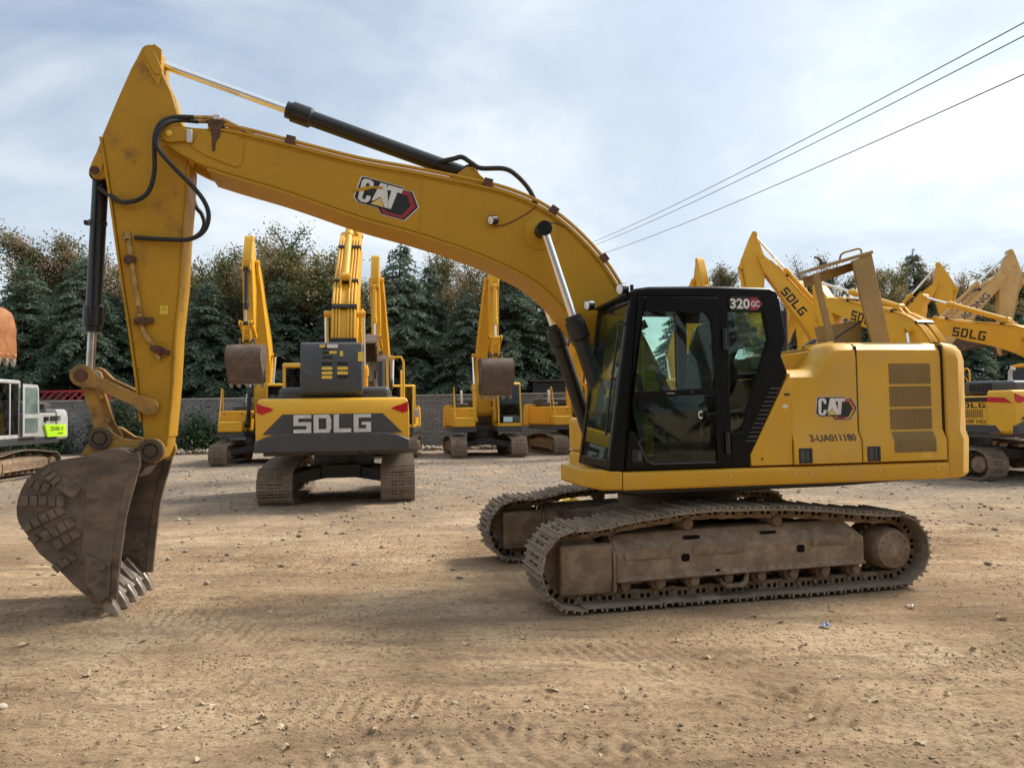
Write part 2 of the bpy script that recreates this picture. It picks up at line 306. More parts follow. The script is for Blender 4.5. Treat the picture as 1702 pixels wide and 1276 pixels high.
STICK = arc(5.507, 5.385, .105, 40, 185, 8)+[(5.41, 5.235), (5.312, 5.02), (5.25, 4.793), (5.185, 4.633), (5.16, 4.325), (5.177, 3.967), (5.21, 3.544), (5.232, 3.095), (5.279, 2.641), (5.304, 2.138), (5.345, 1.52), (5.40, 1.39), (5.473, 1.36), (5.55, 1.40), (5.575, 1.50), (5.566, 1.645), (5.618, 2.14), (5.682, 2.639), (5.743, 3.051), (5.806, 3.524), (5.871, 4.022), (5.948, 4.547), (5.81, 4.92), (5.689, 5.231), (5.640, 5.33)]
BK_BACK = [(5.60, 1.50), (5.72, 1.515), (5.891, 1.459), (6.10, 1.43), (6.241, 1.393), (6.391, 1.275), (6.458, 1.16), (6.491, 1.007), (6.471, .874), (6.402, .764), (6.304, .595), (6.167, .47), (6.029, .308), (5.9, .182), (5.80, .095)]
BK_FRONT = [(5.735, .16), (5.728, .26), (5.711, .472), (5.692, .639), (5.663, .881), (5.623, 1.065), (5.573, 1.248), (5.540, 1.38), (5.553, 1.47)]
def cyl_part(root, name, p0, p1, rb, rr, frac, mb_, mr, label=None, eye=.0, gland=True):
    p0, p1 = Vector(p0), Vector(p1); d = (p1-p0); Ln = d.length; d = d/Ln; e = p0+d*Ln*frac
    m = MB(); prof = [(rb*.7, 0), (rb, rb*.4), (rb, Ln*frac-.28), (rb*1.02, Ln*frac-.27)]
    if gland: prof += [(rb*1.28, Ln*frac-.25), (rb*1.28, Ln*frac-.06), (rb*1.05, Ln*frac-.05), (rb*1.05, Ln*frac), (rr*1.05, Ln*frac+.001)]
    else: prof += [(rb, Ln*frac)]
    m.lathe(prof, p0, d, 20); m.cyl(p0+Vector((0, -rb*1.1, 0)), p0+Vector((0, rb*1.1, 0)), rb*1.15, n=18)
    o = m.build(name, mb_, root, label=label)
    MB().cyl(e-d*.05, p1, rr, n=16).build('rod', mr, o)
    if eye: MB().cyl(p1+Vector((0, -eye, 0)), p1+Vector((0, eye, 0)), rr*1.75, n=18).build('rod_eye', mb_, o)
    return o
def build_arm(root, ps, boom='sd_yellow', stick='sd_yellow', cyl='sd_yellow', rod='chrome', bucket='bucket_far', cat=False, bcyl_label=None, w=1., tooth='tooth_steel', with_bucket=True):
    tb, ts, tk = ps.tb, ps.ts, ps.tk; B = lambda L_: [tb(p) for p in L_]; S = lambda L_: [ts(p) for p in L_]; K = lambda L_: [tk(p) for p in L_]
    n_ = 4 if cat else 2
    top, bot = catmull(BTOP, n_), catmull(BBOT, n_)
    body = top+arc(F0[0], F0[1], .17, 150, 320, 8)+bot[::-1]
    m = MB().prism(B(body), -.27, .27)
    m.cyl((*tb(F0)[:1], -.36, tb(F0)[1]), (*tb(F0)[:1], .36, tb(F0)[1]), .12)
    m.strip(B(bot), .022, -.288, .288); m.strip(B(top[::-1]), .022, -.285, .285)
    bo = m.build('boom', boom, root, .012 if cat else 0)
    if cat:
        for yy in (.274, -.274):
            for ln, up in ((bot, .020), (top, -.020)): MB().tube([(a, yy, b+up) for a, b in ln[:-6]], .007, 5).build('weld_seam', boom, bo)
    nose = [(4.90, 4.628), (5.09, 4.632), (5.25, 4.648)]+arc(T0[0], T0[1], .105, 110, -70, 8)+[(5.20, 4.36), (5.06, 4.288), (4.90, 4.225)]
    for s in (1, -1): MB().prism(B(nose), s*.175, s*.272).build('nose_ear', boom, bo, .01)
    p = tb(T0); MB().cyl((p[0], -.30, p[1]), (p[0], .30, p[1]), .06).build('pin', boom, bo)
    p = tb((1.592, 3.70)); MB().cyl((p[0], -.47, p[1]), (p[0], .47, p[1]), .075, n=20).build('cylinder_pin', 'black' if cat else boom, bo)
    # lug for the arm cylinder on the back of the boom
    lug = [(2.62, 4.20), (2.46, 4.34), (2.36, 4.42), (2.28, 4.42), (2.20, 4.33), (1.86, 4.06)]
    for s in (1, -1): MB().prism(B(lug), s*.09, s*.13).build('lug', boom, bo, .006)
    # hydraulic pipes over the boom
    offs = [(.175, .055), (.245, .075)] if cat else [(.10, .06), (.17, .06), (.24, .06), (-.10, .06), (-.17, .06), (-.24, .06)]
    for y, h in offs:
        T = np.array(top); Tn = np.gradient(T, axis=0); Tn /= np.linalg.norm(Tn, axis=1)[:, None]; Q = T+np.c_[Tn[:, 1], -Tn[:, 0]]*h
        Q = Q[2:-6:2] if not cat else Q[2:-10]
        MB().tube([(a, y, b) for a, b in B([tuple(q) for q in Q])], .021 if cat else .024, 6).build('hydraulic_pipe', 'cat_yellow' if cat else boom, bo)
    for k in ((8, 22, 30, 37, 44) if cat else (4, 10, 15, 19)):
        a, b = top[k], top[k+1]; q0 = tb(a); an = math.atan2(tb(b)[1]-q0[1], tb(b)[0]-q0[0])
        M_ = Matrix.Translation((q0[0], .21, q0[1])) @ Matrix.Rotation(-an, 4, 'Y')
        MB().box(-.045, .045, -.07 if cat else -.5, .07, -.115, .0, M_).build('pipe_clamp', 'rust' if cat else 'black', bo)
    # boom cylinders
    for s in (1, -1):
        base = (1.05+ps.foot[0]-.22, s*.42, 1.36+ps.foot[1]) if cat else (.92+ps.foot[0], s*.42, 1.45+ps.foot[1]); q = tb((1.592, 3.70))
        d = math.hypot(q[0]-base[0], q[1]-base[2])
        cyl_part(root, 'boom_cylinder', base, (q[0], s*.42, q[1]), .085, .046, min(1.50/d, .9), cyl, rod, eye=.05)
    # arm cylinder
    a, b = tb((2.32, 4.366)), ts((5.507, 5.385)); d = math.dist(a, b)
    cyl_part(root, 'arm_cylinder', (a[0], 0, a[1]), (b[0], 0, b[1]), .082, .043, min((2.0 if cat else 2.1)/d, .93), cyl, rod, eye=.07)
    # stick
    so = MB().prism(S(STICK), -.155, .155).build('stick', stick, root, .012)
    fr = [(5.948, 4.53), (5.871, 4.022), (5.806, 3.524), (5.743, 3.051), (5.682, 2.639), (5.618, 2.14), (5.58, 1.75)]
    MB().strip(S(fr), .02, -.175, .175).build('flange', stick, so)
    rr_ = [(5.35, 1.60), (5.304, 2.138), (5.279, 2.641), (5.232, 3.095), (5.21, 3.544), (5.177, 3.967), (5.16, 4.30)]
    MB().strip(S(rr_), .02, -.172, .172).build('flange', stick, so)
    br = [(5.946, 4.545), (6.055, 4.21), (6.03, 4.13), (5.975, 4.12), (5.90, 4.14), (5.89, 4.30)]
    for s in (1, -1): MB().prism(S(br), s*.10, s*.15).build('cylinder_bracket', stick, so, .006)
    for q, r_, h in (((6.005, 4.195), .045, .17), ((5.507, 5.385), .05, .175), (ROCK0, .065, .21)):
        q = ts(q); MB().cyl((q[0], -h, q[1]), (q[0], h, q[1]), r_).build('pin', 'rust' if cat else stick, so)
    # bucket cylinder, rockers, power link
    a = ts((6.005, 4.195)); b = ps.rod; d = math.dist(a, b)
    cyl_part(root, 'bucket_cylinder', (a[0], 0, a[1]), (b[0], 0, b[1]), .073, .041, min(1.56/d, .93) if cat else min(1.45/d, .93), 'black' if cat else cyl, 'chrome_dull' if cat else rod, label=bcyl_label, eye=.08)
    q = ts(ROCK0)
    def bar(p0, p1, r0, r1, wd):
        dx, dz = p1[0]-p0[0], p1[1]-p0[1]; an = math.degrees(math.atan2(dz, dx)); Ln = math.hypot(dx, dz)
        return arc(p0[0], p0[1], r0, an+80, an+280, 8)+[(p0[0]+dx*f+dz/Ln*wd, p0[1]+dz*f-dx/Ln*wd) for f in (.22, .78)]+arc(p1[0], p1[1], r1, an-100, an+100, 8)+[(p0[0]+dx*f-dz/Ln*wd, p0[1]+dz*f+dx/Ln*wd) for f in (.78, .22)]
    for s in (1, -1): MB().prism(bar(ps.rod, q, .105, .085, .058), s*.175, s*.235).build('rocker_link', 'cat_worn' if cat else stick, root, .008)
    e = tk(EAR0)
    m = MB(); m.prism(bar(ps.rod, e, .075, .085, .055), .085, .15); m.prism(bar(ps.rod, e, .075, .085, .055), -.15, -.085)
    f1 = lambda t: (ps.rod[0]+(e[0]-ps.rod[0])*t, ps.rod[1]+(e[1]-ps.rod[1])*t)
    c0, c1 = f1(.35), f1(.75); m.cyl((c0[0], -.09, c0[1]), (c0[0], .09, c0[1]), .03); m.cyl((c1[0], -.09, c1[1]), (c1[0], .09, c1[1]), .03)
    pl = m.build('power_link', 'cat_worn' if cat else stick, root, .008)
    for q_, h in ((ps.rod, .26),): MB().cyl((q_[0], -h, q_[1]), (q_[0], h, q_[1]), .06).build('pin', 'rust', pl)
    if not with_bucket: return bo, so, None
    # bucket
    W = .60*w
    back = K(catmull(BK_BACK, 2)); side = back+K(BK_FRONT)
    bk = MB().strip(back, -.028, -W+.01, W-.01).build('bucket', bucket, root)
    for s in (1, -1):
        MB().prism(side, s*W, s*(W-.03)).build('side_plate', bucket, bk, .004)
        MB().strip(K(BK_FRONT), .07, s*(W+.012), s*(W-.04)).build('edge_bar', bucket, bk, .004)
    ear = [(5.62, 1.47), (5.46, 1.355)]+arc(K0[0], K0[1], .125, 250, 80, 8)+[(5.62, 1.575), (5.74, 1.60)]+arc(EAR0[0], EAR0[1], .105, 120, -20, 6)+[(6.10, 1.435), (5.93, 1.44), (5.80, 1.47)]
    for s in (1, -1):
        MB().prism(K(ear), s*.19, s*.245).build('ear', 'cat_worn' if cat else bucket, bk, .006)
    for q_, r_ in ((K0, .058), (EAR0, .055)):
        q2 = tk(q_); m = MB(); m.cyl((q2[0], -.27, q2[1]), (q2[0], .27, q2[1]), r_*1.0, n=20)
        for s in (1, -1): m.lathe([(r_*1.25, 0), (r_*1.95, .004), (r_*1.95, .028), (r_*1.3, .032), (r_*1.25, .01)], (q2[0], s*.245, q2[1]), (0, s, 0), 20)
        m.build('pin', 'mud_dark', bk)
    # torque plate between ears, cutting lip, teeth, side cutters
    MB().prism(K([(5.70, 1.49), (5.53, 1.31), (5.60, 1.22), (5.80, 1.43)]), -.19, .19).build('hinge_plate', bucket, bk)
    lip = [(5.93, .215), (5.83, .125), (5.745, .085), (5.735, .115), (5.80, .165), (5.89, .245)]
    MB().prism(K(lip), -W+.012, W-.012).build('cutting_lip', tooth, bk)
    MB().strip(K(catmull([(5.79, .15), (5.90, .235), (6.02, .35), (6.15, .50)], 3)), .012, -W+.05, W-.05).build('floor_plate', tooth, bk)
    nt_ = 5
    adp = [(5.96, .28), (5.87, .13), (5.80, .10), (5.76, .16), (5.82, .24), (5.90, .34)]; tp = [(5.825, .135), (5.775, .045), (5.672, -.020), (5.645, -.014), (5.675, .075), (5.735, .175)]
    for i in range(nt_):
        y = (-W+.065)+(2*W-.13)*i/(nt_-1)
        MB().prism(K(adp), y-.058, y+.058).build('tooth_adapter', bucket if not cat else 'bucket_steel', bk, .008)
        tpk = K(tp); cx = sum(a for a, _ in tpk)/6; cz = sum(b for _, b in tpk)/6
        mm = MB()
        mm.loft([[(a, y+k*hw, b) for a, b in tpk] for k, hw in ((-1, .05), (1, .05))]); mm.build('tooth', tooth, bk, .012)
    cut = [(5.915, .565), (5.706, .485), (5.722, .19), (5.80, .14), (5.925, .345)]
    for s in (1, -1):
        c = MB().prism(K(cut), s*(W+.014), s*(W+.045)).build('side_cutter', bucket, bk, .008)
        mm = MB()
        for a, b in ((5.87, .51), (5.77, .45), (5.86, .37), (5.775, .30)):
            q2 = tk((a, b)); mm.cyl((q2[0], s*(W+.045), q2[1]), (q2[0], s*(W+.062), q2[1]), .024, n=10); mm.cyl((q2[0], s*(W-.06), q2[1]), (q2[0], s*(W-.03), q2[1]), .026, n=6)
        mm.build('bolt', bucket, bk)
    return bo, so, bk

# ------------------------------------------------------------------ crawler track
def track_path(xf=1.635, xr=-1.66, rf=.355, rr=.345, zf=.375, zr=.365, sag=None):
    topc = sag or [(1.38, .735), (.97, .80), (.40, .842), (.0, .836), (-.38, .826), (-1.03, .765), (-1.50, .715)]
    pts = [(x, .026) for x in np.linspace(1.42, -1.52, 16)]
    pts += arc(xr, zr, rr, 255, 95, 14)
    pts += catmull(topc[::-1], 3)
    pts += arc(xf, zf, rf, 80, -105, 14)
    return np.array(pts)
def two_mat(me, n_first, mat2):
    me.materials.append(MATS[mat2])
    for q in list(me.polygons)[n_first:]: q.material_index = 1
    return me
def shoe_mesh(name, W=.30, P=.19, mat='mud_shoe'):
    m = MB(); h = P/2
    m.prism([(-h+.006, -.012), (h-.010, -.012), (h+.012, -.022), (h+.014, -.012), (h-.006, .002), (-h+.006, .004)], -W, W)
    for x, hh in ((-h+.026, .034), (.004, .025), (h-.020, .032)):
        m.prism([(x-.013, .001), (x+.013, .001), (x+.006, hh), (x-.006, hh)], -W, W)
    k = len(m.f)
    for x in (-.030, .036):
        for y in (-.105, -.045, .045, .105): m.box(x-.008, x+.010, y-.017, y+.017, .0, .0075)
    return two_mat(m.mesh(name, mat), k, 'mud_hole')
def link_mesh(name, P=.19, mat='mud_steel'):
    m = MB(); h = P/2
    for y in (.095, -.095):
        prof = arc(-h*.95, -.062, .046, 100, 260, 5)+[(-.03, -.100), (.03, -.100)]+arc(h*.95, -.062, .046, -80, 80, 5)+[(.04, -.014), (-.04, -.014)]
        m.prism(prof, y-.028, y+.028)
    m.cyl((-h*.95, -.135, -.062), (-h*.95, .135, -.062), .022, n=8)
    k = len(m.f)
    for x in (-.034, .026):
        for y in (.123, -.123): m.box(x-.017, x+.017, y-.003, y+.003, -.066, -.026)
    return two_mat(m.mesh(name, mat), k, 'mud_hole')
SHOE = {}
def crawler(root, y, rz=0, W=.30, label=None, separate=True, mats=('mud_shoe', 'mud_steel', 'mud_dark'), detail=2, path=None, N_=47, near=1):
    ms, mst, md = mats
    key = (W, ms)
    if key not in SHOE: SHOE[key] = (shoe_mesh('track_shoe', W, .19, ms), link_mesh('track_link', .19, mst))
    P = track_path() if path is None else path; C = np.vstack([P, P[:1]]); seg = np.linalg.norm(np.diff(C, axis=0), axis=1); cum = np.r_[0, np.cumsum(seg)]; tot = cum[-1]
    # frame, in its own space
    m = MB(); s = near
    pr = lambda x, dz: [(x, y-.10, .655+dz), (x, y+.10, .655+dz), (x, y+.245, .50+dz), (x, y+.245, .278+dz*.6), (x, y+.275, .270+dz*.6), (x, y+.275, .240+dz*.6), (x, y-.275, .240+dz*.6), (x, y-.275, .270+dz*.6), (x, y-.245, .278+dz*.6), (x, y-.245, .50+dz)]
    m.loft([pr(1.28, -.015), pr(.4, .0), pr(-1.16, .015), [(q[0]-.13, q[1], min(q[2], .56)) for q in pr(-1.17, .015)]])
    fo = m.build('track_frame', mst, root, .012, label=label); fo.rotation_euler = (0, 0, rz)
    m = MB()
    for sg in (1, -1): m.prism([(y+sg*.10, .66), (y+sg*.262, .50), (y+sg*.262, .15), (y+sg*.22, .12), (y+sg*.20, .12), (y+sg*.20, .50), (y+sg*.08, .63)], 1.285, 1.31, 'x')
    m.build('frame_rib', mst, fo, .006)
    # idler wheel and guard, sprocket and final drive
    m = MB(); m.lathe([(.26, -.09), (.30, -.085), (.30, -.05), (.285, -.045), (.285, .045), (.30, .05), (.30, .085), (.26, .09), (.10, .085)], (1.635, y, .375), (0, 1, 0), 28); m.build('idler_wheel', mst, fo)
    m = MB()
    for sg in (1, -1):
        m.prism([(y+sg*.12, .585), (y+sg*.215, .585), (y+sg*.24, .56), (y+sg*.24, .27), (y+sg*.205, .135), (y+sg*.12, .135)], 1.312, 1.80, 'x')
    m.build('idler_guard', mst, fo, .014)
    m = MB(); nT = 21
    pr = []
    for i in range(nT):
        a = 360/nT*i
        for da, r in ((-5.5, .235), (-2.6, .285), (2.6, .285), (5.5, .235)): pr.append((-1.66+r*math.cos(R(a+da)), .365+r*math.sin(R(a+da))))
    m.prism(pr, y-.03, y+.03); m.build('sprocket', md, fo)
    m = MB(); sg = s
    m.lathe([(.235, -.2), (.235, .0), (.215, .04), (.20, .19), (.185, .225), (.10, .232), (.085, .24)], (-1.66, y, .365), (0, sg, 0), 28); m.build('final_drive', mst, fo)
    if detail > 1:
        m = MB()
        for k in range(12): a_ = R(30*k); m.cyl((-1.66+.145*math.cos(a_), y+sg*.222, .365+.145*math.sin(a_)), (-1.66+.145*math.cos(a_), y+sg*.240, .365+.145*math.sin(a_)), .011, n=6)
        m.lathe([(.075, .232), (.075, .245), (.06, .25)], (-1.66, y, .365), (0, sg, 0), 20); m.build('hub_bolts', mst, fo)
    if detail:
        for i in range(8):
            x = 1.18-i*(2.42/7); m = MB(); m.lathe([(.05, -.16), (.075, -.155), (.082, -.06), (.066, -.05), (.066, .05), (.082, .06), (.075, .155), (.05, .16)], (x, y, .192), (0, 1, 0), 14)
            for q in (1, -1): m.box(x-.045, x+.045, y+q*.165-.02, y+q*.165+.02, .17, .29); m.lathe([(.05, 0), (.045, .03), (.02, .034)], (x, y+q*.18, .192), (0, q, 0), 12)
            m.build('track_roller', mst, fo)
        for x, zt in ((.52, .715), (-.42, .70)):
            m = MB(); m.lathe([(.05, -.12), (.062, -.10), (.075, -.03), (.06, .0), (.06, .10), (.05, .15), (.02, .16)], (x, y, zt-.005), (0, s, 0), 16); m.box(x-.05, x+.05, y-.05, y+.05, .60, zt-.02); m.build('carrier_roller', mst, fo)
    if detail > 1:
        # guide guard, welded steps, oval holes
        yy = y+s*.245
        m = MB(); m.prism([(.30, .29), (.27, .29), (.25, .16), (.20, .11), (.02, .11), (-.03, .16), (-.05, .29), (-.02, .29), (.01, .18), (.04, .15), (.18, .15), (.22, .18)], yy-.02, yy+.015); m.build('chain_guide', mst, fo, .006)
        for x0, x1, z in ((1.20, .74, .492), (.52, .0, .50), (-.72, -1.14, .515)):
            m = MB(); n_ = 14; pts = []
            for k in range(n_+1):
                u = k/n_; x = x0+(x1-x0)*u; h = .030+.010*math.sin(u*9+x0*3)+(.014 if u > .93 else 0)-(.028 if u < .06 else 0); pts.append((x, h))
            m.loft([[(x, yy-.004, z-.06), (x, yy+.012, z-.06), (x, yy+.020, z+h), (x, yy+.012, z+h)] for x, h in pts]); m.build('step', mst, fo)
        rr_ = lambda x, z, a_, b_: [(x+i_*a_*k1, z+j_*b_*k2) for i_, j_, k1, k2 in ((1, -1, .6, 1), (1, -1, 1, .6), (1, 1, 1, .6), (1, 1, .6, 1), (-1, 1, .6, 1), (-1, 1, 1, .6), (-1, -1, 1, .6), (-1, -1, .6, 1))]
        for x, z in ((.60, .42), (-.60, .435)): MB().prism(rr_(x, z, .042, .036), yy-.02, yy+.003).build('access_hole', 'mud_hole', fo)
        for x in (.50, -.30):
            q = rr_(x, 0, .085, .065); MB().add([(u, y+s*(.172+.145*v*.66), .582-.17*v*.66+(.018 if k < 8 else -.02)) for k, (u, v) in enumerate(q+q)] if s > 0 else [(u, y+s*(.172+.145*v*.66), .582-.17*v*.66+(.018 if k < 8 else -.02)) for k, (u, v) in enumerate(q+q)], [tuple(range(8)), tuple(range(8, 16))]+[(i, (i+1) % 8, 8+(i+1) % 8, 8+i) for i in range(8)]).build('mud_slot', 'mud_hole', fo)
        m = MB()
        for i in range(26):
            x = 1.2-i*.095; m.cyl((x, yy+.02, .283), (x, yy+.035, .283), .007, n=6)
        m.build('bolt', mst, fo)
    mats_ = []
    for k in range(N_):
        d = (k+.5)/N_*tot; i = min(np.searchsorted(cum, d)-1, len(P)-1); f = (d-cum[i])/seg[i]; p = C[i]+(C[i+1]-C[i])*f
        e = [(d+q) % tot for q in (-.075, .075)]; pe = []
        for q in e: j = min(max(np.searchsorted(cum, q)-1, 0), len(P)-1); pe.append(C[j]+(C[j+1]-C[j])*((q-cum[j])/seg[j]))
        t = pe[1]-pe[0]; t /= np.linalg.norm(t); n = np.array([t[1], -t[0]])  # outward
        c = P.mean(0)
        if (p-c) @ n < 0: n = -n
        tx = Vector((t[0], 0, t[1])); nz = Vector((n[0], 0, n[1])); ty = nz.cross(tx)
        if detail > 1: p = p+n*float(rng.normal(0, .003))
        mats_.append(Matrix(((tx.x, ty.x, nz.x, p[0]), (tx.y, ty.y, nz.y, y), (tx.z, ty.z, nz.z, p[1]), (0, 0, 0, 1))))
    if separate:
        for M_ in mats_:
            inst('track_shoe', SHOE[key][0], fo, M_)
            if detail > 1: inst('track_link', SHOE[key][1], fo, M_)
        if detail <= 1: pass
    else:
        m = MB()
        for M_ in mats_: m.box(-.09, .09, -W, W, -.02, .012, M_)
        tag(m.build('track_shoes', ms, fo), kind='stuff')
    return fo
pmat('grille_brown', (.13, .085, .035), rough=.8)
pmat('grille_bar', (.36, .235, .085), (.30, .195, .075), 3, rough=.7)
pmat('hood_inside', (.38, .25, .085), (.28, .185, .065), 2.5, .3, .7, DUST, 4, .5, .75, .7, rough=.6)
pmat('decal_navy', (.05, .06, .14), rough=.5)
pmat('pale_stone', (.55, .47, .36), (.42, .35, .27), 8, rough=.85)
pmat('door_glass', (.10, .14, .13), (.20, .25, .23), 2, rough=.08)
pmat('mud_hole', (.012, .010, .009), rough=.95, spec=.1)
pmat('decal_blue', (.05, .16, .45), rough=.4)
leafmat('rust_green', [(.15, (.058, .085, .036)), (.42, (.105, .130, .052)), (.58, (.21, .17, .085)), (.74, (.38, .255, .165)), (1, (.58, .43, .32))], .35)
# ------------------------------------------------------------------ ground
def vnoise(x, y, seed=0):
    xi = np.floor(x).astype(int); yi = np.floor(y).astype(int); xf = x-xi; yf = y-yi; u = xf*xf*(3-2*xf); v = yf*yf*(3-2*yf)
    h = lambda a, b: ((np.sin(a*127.1+b*311.7+seed*74.7)*43758.5453) % 1.0)
    return (h(xi, yi)*(1-u)+h(xi+1, yi)*u)*(1-v)+(h(xi, yi+1)*(1-u)+h(xi+1, yi+1)*u)*v-.5
def gheight(X, Y):
    z = .05*vnoise(X*.35, Y*.35, 1)+.03*vnoise(X*1.1, Y*1.1, 2)+.020*vnoise(X*3.1, Y*3.1, 3)+.012*vnoise(X*8, Y*8, 4)+.008*vnoise(X*19, Y*19, 5)+.016*vnoise(X*1.7+Y*.5, Y*9-X*.8, 6)+.012*np.abs(vnoise(X*3.3-Y, Y*15+X*1.5, 7))+.010*vnoise(X*11, Y*27, 8)+.040*np.maximum(0, vnoise(X*15, Y*17, 9)-.16)*np.clip(.6+2*vnoise(X*.8, Y*1.1, 10), 0, 1)+.022*np.maximum(0, vnoise(X*29, Y*31, 11)-.1)
    # prints left by crawler tracks: bands of short bars along straight and curved runs
    runs = [(.2, 5.4, 12, .9), (-.6, 4.6, -18, .55), (.9, 4.3, 28, .5), (3.6, 5.6, 8, .6), (-3.4, 6.4, -6, .6), (2.6, 4.0, -35, .5), (-1.8, 6.9, 5, .6), (-1.6, 3.9, 14, .5), (6.5, 8.0, 18, .6), (1.5, 11.5, 3, .6), (-6.5, 10.5, 10, .6), (-3.0, 9.0, -4, .6)]
    for i, (cx, cy, a, hw) in enumerate(runs):
        c, s = math.cos(R(a)), math.sin(R(a)); u = (X-cx)*c+(Y-cy)*s; v = -(X-cx)*s+(Y-cy)*c; v = v+.06*u*u*(1 if i % 2 else -1)*.3
        win = np.clip((hw*.5-np.abs(v))/.06, 0, 1)*np.clip((1.7-np.abs(u))/.4, 0, 1)*np.clip(vnoise(X*1.3, Y*1.3, 20+i)*4+.35+1.2*vnoise(X*6, Y*6, 80+i), 0, 1)
        bar = np.abs(((u+.15*v+.05*vnoise(X*3, Y*3, 60+i))/(.095+.012*(i % 3))) % 1-.5)*2+.9*vnoise(X*9, Y*9, 70+i)
        z = z+win*(.024*(bar-.5)*np.clip(.55+2.2*vnoise(X*2.1, Y*2.1, 90+i), 0, 1.3)-.006)
    # long wheel ruts
    for (y0, k, amp) in ((6.05, .02, .02), (5.15, .05, .015), (7.2, -.03, .015), (9.5, .06, .02)):
        d = np.abs(Y-(y0+k*X+.15*np.sin(X*.4+y0)))
        z = z-amp*np.exp(-(d/.12)**2)+amp*.6*np.exp(-((d-.24)/.08)**2)
    near = np.exp(-(((X-1.9)/3.6)**2+((Y-8.4)/2.8)**2)**3)
    return z*(1-.85*near)-.014-.012*near
xs = np.r_[-400, -250, -150, -90, -60, -40, -30, np.linspace(-22, -6, 110)[:-1], np.linspace(-6, 8, 800), np.linspace(8, 22, 100)[1:], 30, 40, 60, 90, 150, 250, 400]
ys = np.r_[-300, -80, -25, -6, 0, np.linspace(2.2, 6, 300), np.linspace(6, 10, 200)[1:], np.linspace(10, 20, 170)[1:], np.linspace(20, 42, 110)[1:], 50, 70, 100, 160, 260, 500, 900]
X, Y = np.meshgrid(xs, ys); Z = gheight(X, Y)
fall = np.clip((45-np.abs(Y-18))/15, 0, 1)*np.clip((32-np.abs(X))/10, 0, 1); Z = Z*np.maximum(fall, 0)-.014*(1-fall)
nx, ny = len(xs), len(ys); idx = np.arange(nx*ny).reshape(ny, nx)
faces = np.stack([idx[:-1, :-1], idx[:-1, 1:], idx[1:, 1:], idx[1:, :-1]], -1).reshape(-1, 4)
me = bpy.data.meshes.new('ground'); me.vertices.add(nx*ny); me.vertices.foreach_set('co', np.stack([X, Y, Z], -1).ravel()); me.loops.add(faces.size); me.loops.foreach_set('vertex_index', faces.ravel())
me.polygons.add(len(faces)); me.polygons.foreach_set('loop_start', np.arange(0, faces.size, 4)); me.polygons.foreach_set('use_smooth', np.ones(len(faces), bool)); me.update(); me.validate()
gm = bpy.data.materials.new('dirt'); gm.use_nodes = True; t = gm.node_tree; nn = t.nodes.new; ll = t.links.new; b = t.nodes['Principled BSDF']
tcn = nn('ShaderNodeTexCoord')
def gn(s, det=8, ro=.6, st=None, dist=0, rz=0):
    n = nn('ShaderNodeTexNoise'); n.inputs['Scale'].default_value = s; n.inputs['Detail'].default_value = det; n.inputs['Roughness'].default_value = ro; n.inputs['Distortion'].default_value = dist
    mp = nn('ShaderNodeMapping'); mp.inputs['Scale'].default_value = st or (1, 1, 1); mp.inputs['Rotation'].default_value = (0, 0, rz); ll(tcn.outputs['Object'], mp.inputs[0]); ll(mp.outputs[0], n.inputs[0]); return n.outputs[0]
def gmix(f, a, c, bt='MIX'):
    n = nn('ShaderNodeMix'); n.data_type = 'RGBA'; n.blend_type = bt
    for i, v in ((0, f), (6, a), (7, c)):
        if isinstance(v, tuple): n.inputs[i].default_value = (*v, 1)
        elif isinstance(v, (int, float)): n.inputs[i].default_value = v
        else: ll(v, n.inputs[i])
    return n.outputs[2]
base = ramp(gn(.55, 9, .62, None, .4), [(.32, (.305, .204, .118)), (.44, (.445, .304, .180)), (.56, (.605, .428, .262)), (.68, (.735, .548, .360))], t)
c = gmix(ramp(gn(1.6, 8, .65, (.32, 1.5, 1), .3, .1), [(.46, 0), (.62, .55)], t), base, (.26, .18, .115))
c = gmix(ramp(gn(.9, 6, .6, (.3, 2.2, 1), .2, -.06), [(.56, 0), (.70, .6)], t), c, (.58, .425, .275))
c = gmix(ramp(gn(22, 6, .7), [(.50, 0), (.66, .55)], t), c, (.17, .115, .072))
c = gmix(ramp(gn(60, 5, .7), [(.60, 0), (.70, .7)], t), c, (.62, .50, .36))
c = gmix(ramp(gn(7, 8, .7), [(.56, 0), (.72, .45)], t), c, (.50, .30, .155))
c = gmix(ramp(gn(38, 4, .75, (.6, 1.6, 1)), [(.56, 0), (.63, .7)], t), c, (.12, .08, .052))
c = gmix(ramp(gn(3.2, 9, .75, (.25, 1.8, 1), .4, .08), [(.55, 0), (.64, .5)], t), c, (.17, .12, .08))
# greyer crushed stone towards the wall
sp = nn('ShaderNodeSeparateXYZ'); ll(tcn.outputs['Object'], sp.inputs[0]); mr = nn('ShaderNodeMapRange'); ll(sp.outputs[1], mr.inputs[0]); mr.inputs[1].default_value = 9.5; mr.inputs[2].default_value = 17
mu = nn('ShaderNodeMath'); mu.operation = 'MULTIPLY'; ll(mr.outputs[0], mu.inputs[0]); ll(ramp(gn(.8, 8, .7), [(.30, 0), (.52, .95)], t), mu.inputs[1])
c = gmix(mu.outputs[0], c, gmix(ramp(gn(9, 8, .75), [(.4, 0), (.62, 1)], t), (.17, .135, .11), (.40, .335, .265)))
ll(c, b.inputs['Base Color']); b.inputs['Roughness'].default_value = .95; b.inputs['Specular IOR Level'].default_value = .15
b1 = nn('ShaderNodeBump'); b1.inputs['Strength'].default_value = 1.0; b1.inputs['Distance'].default_value = .035; ll(gn(26, 10, .72), b1.inputs['Height'])
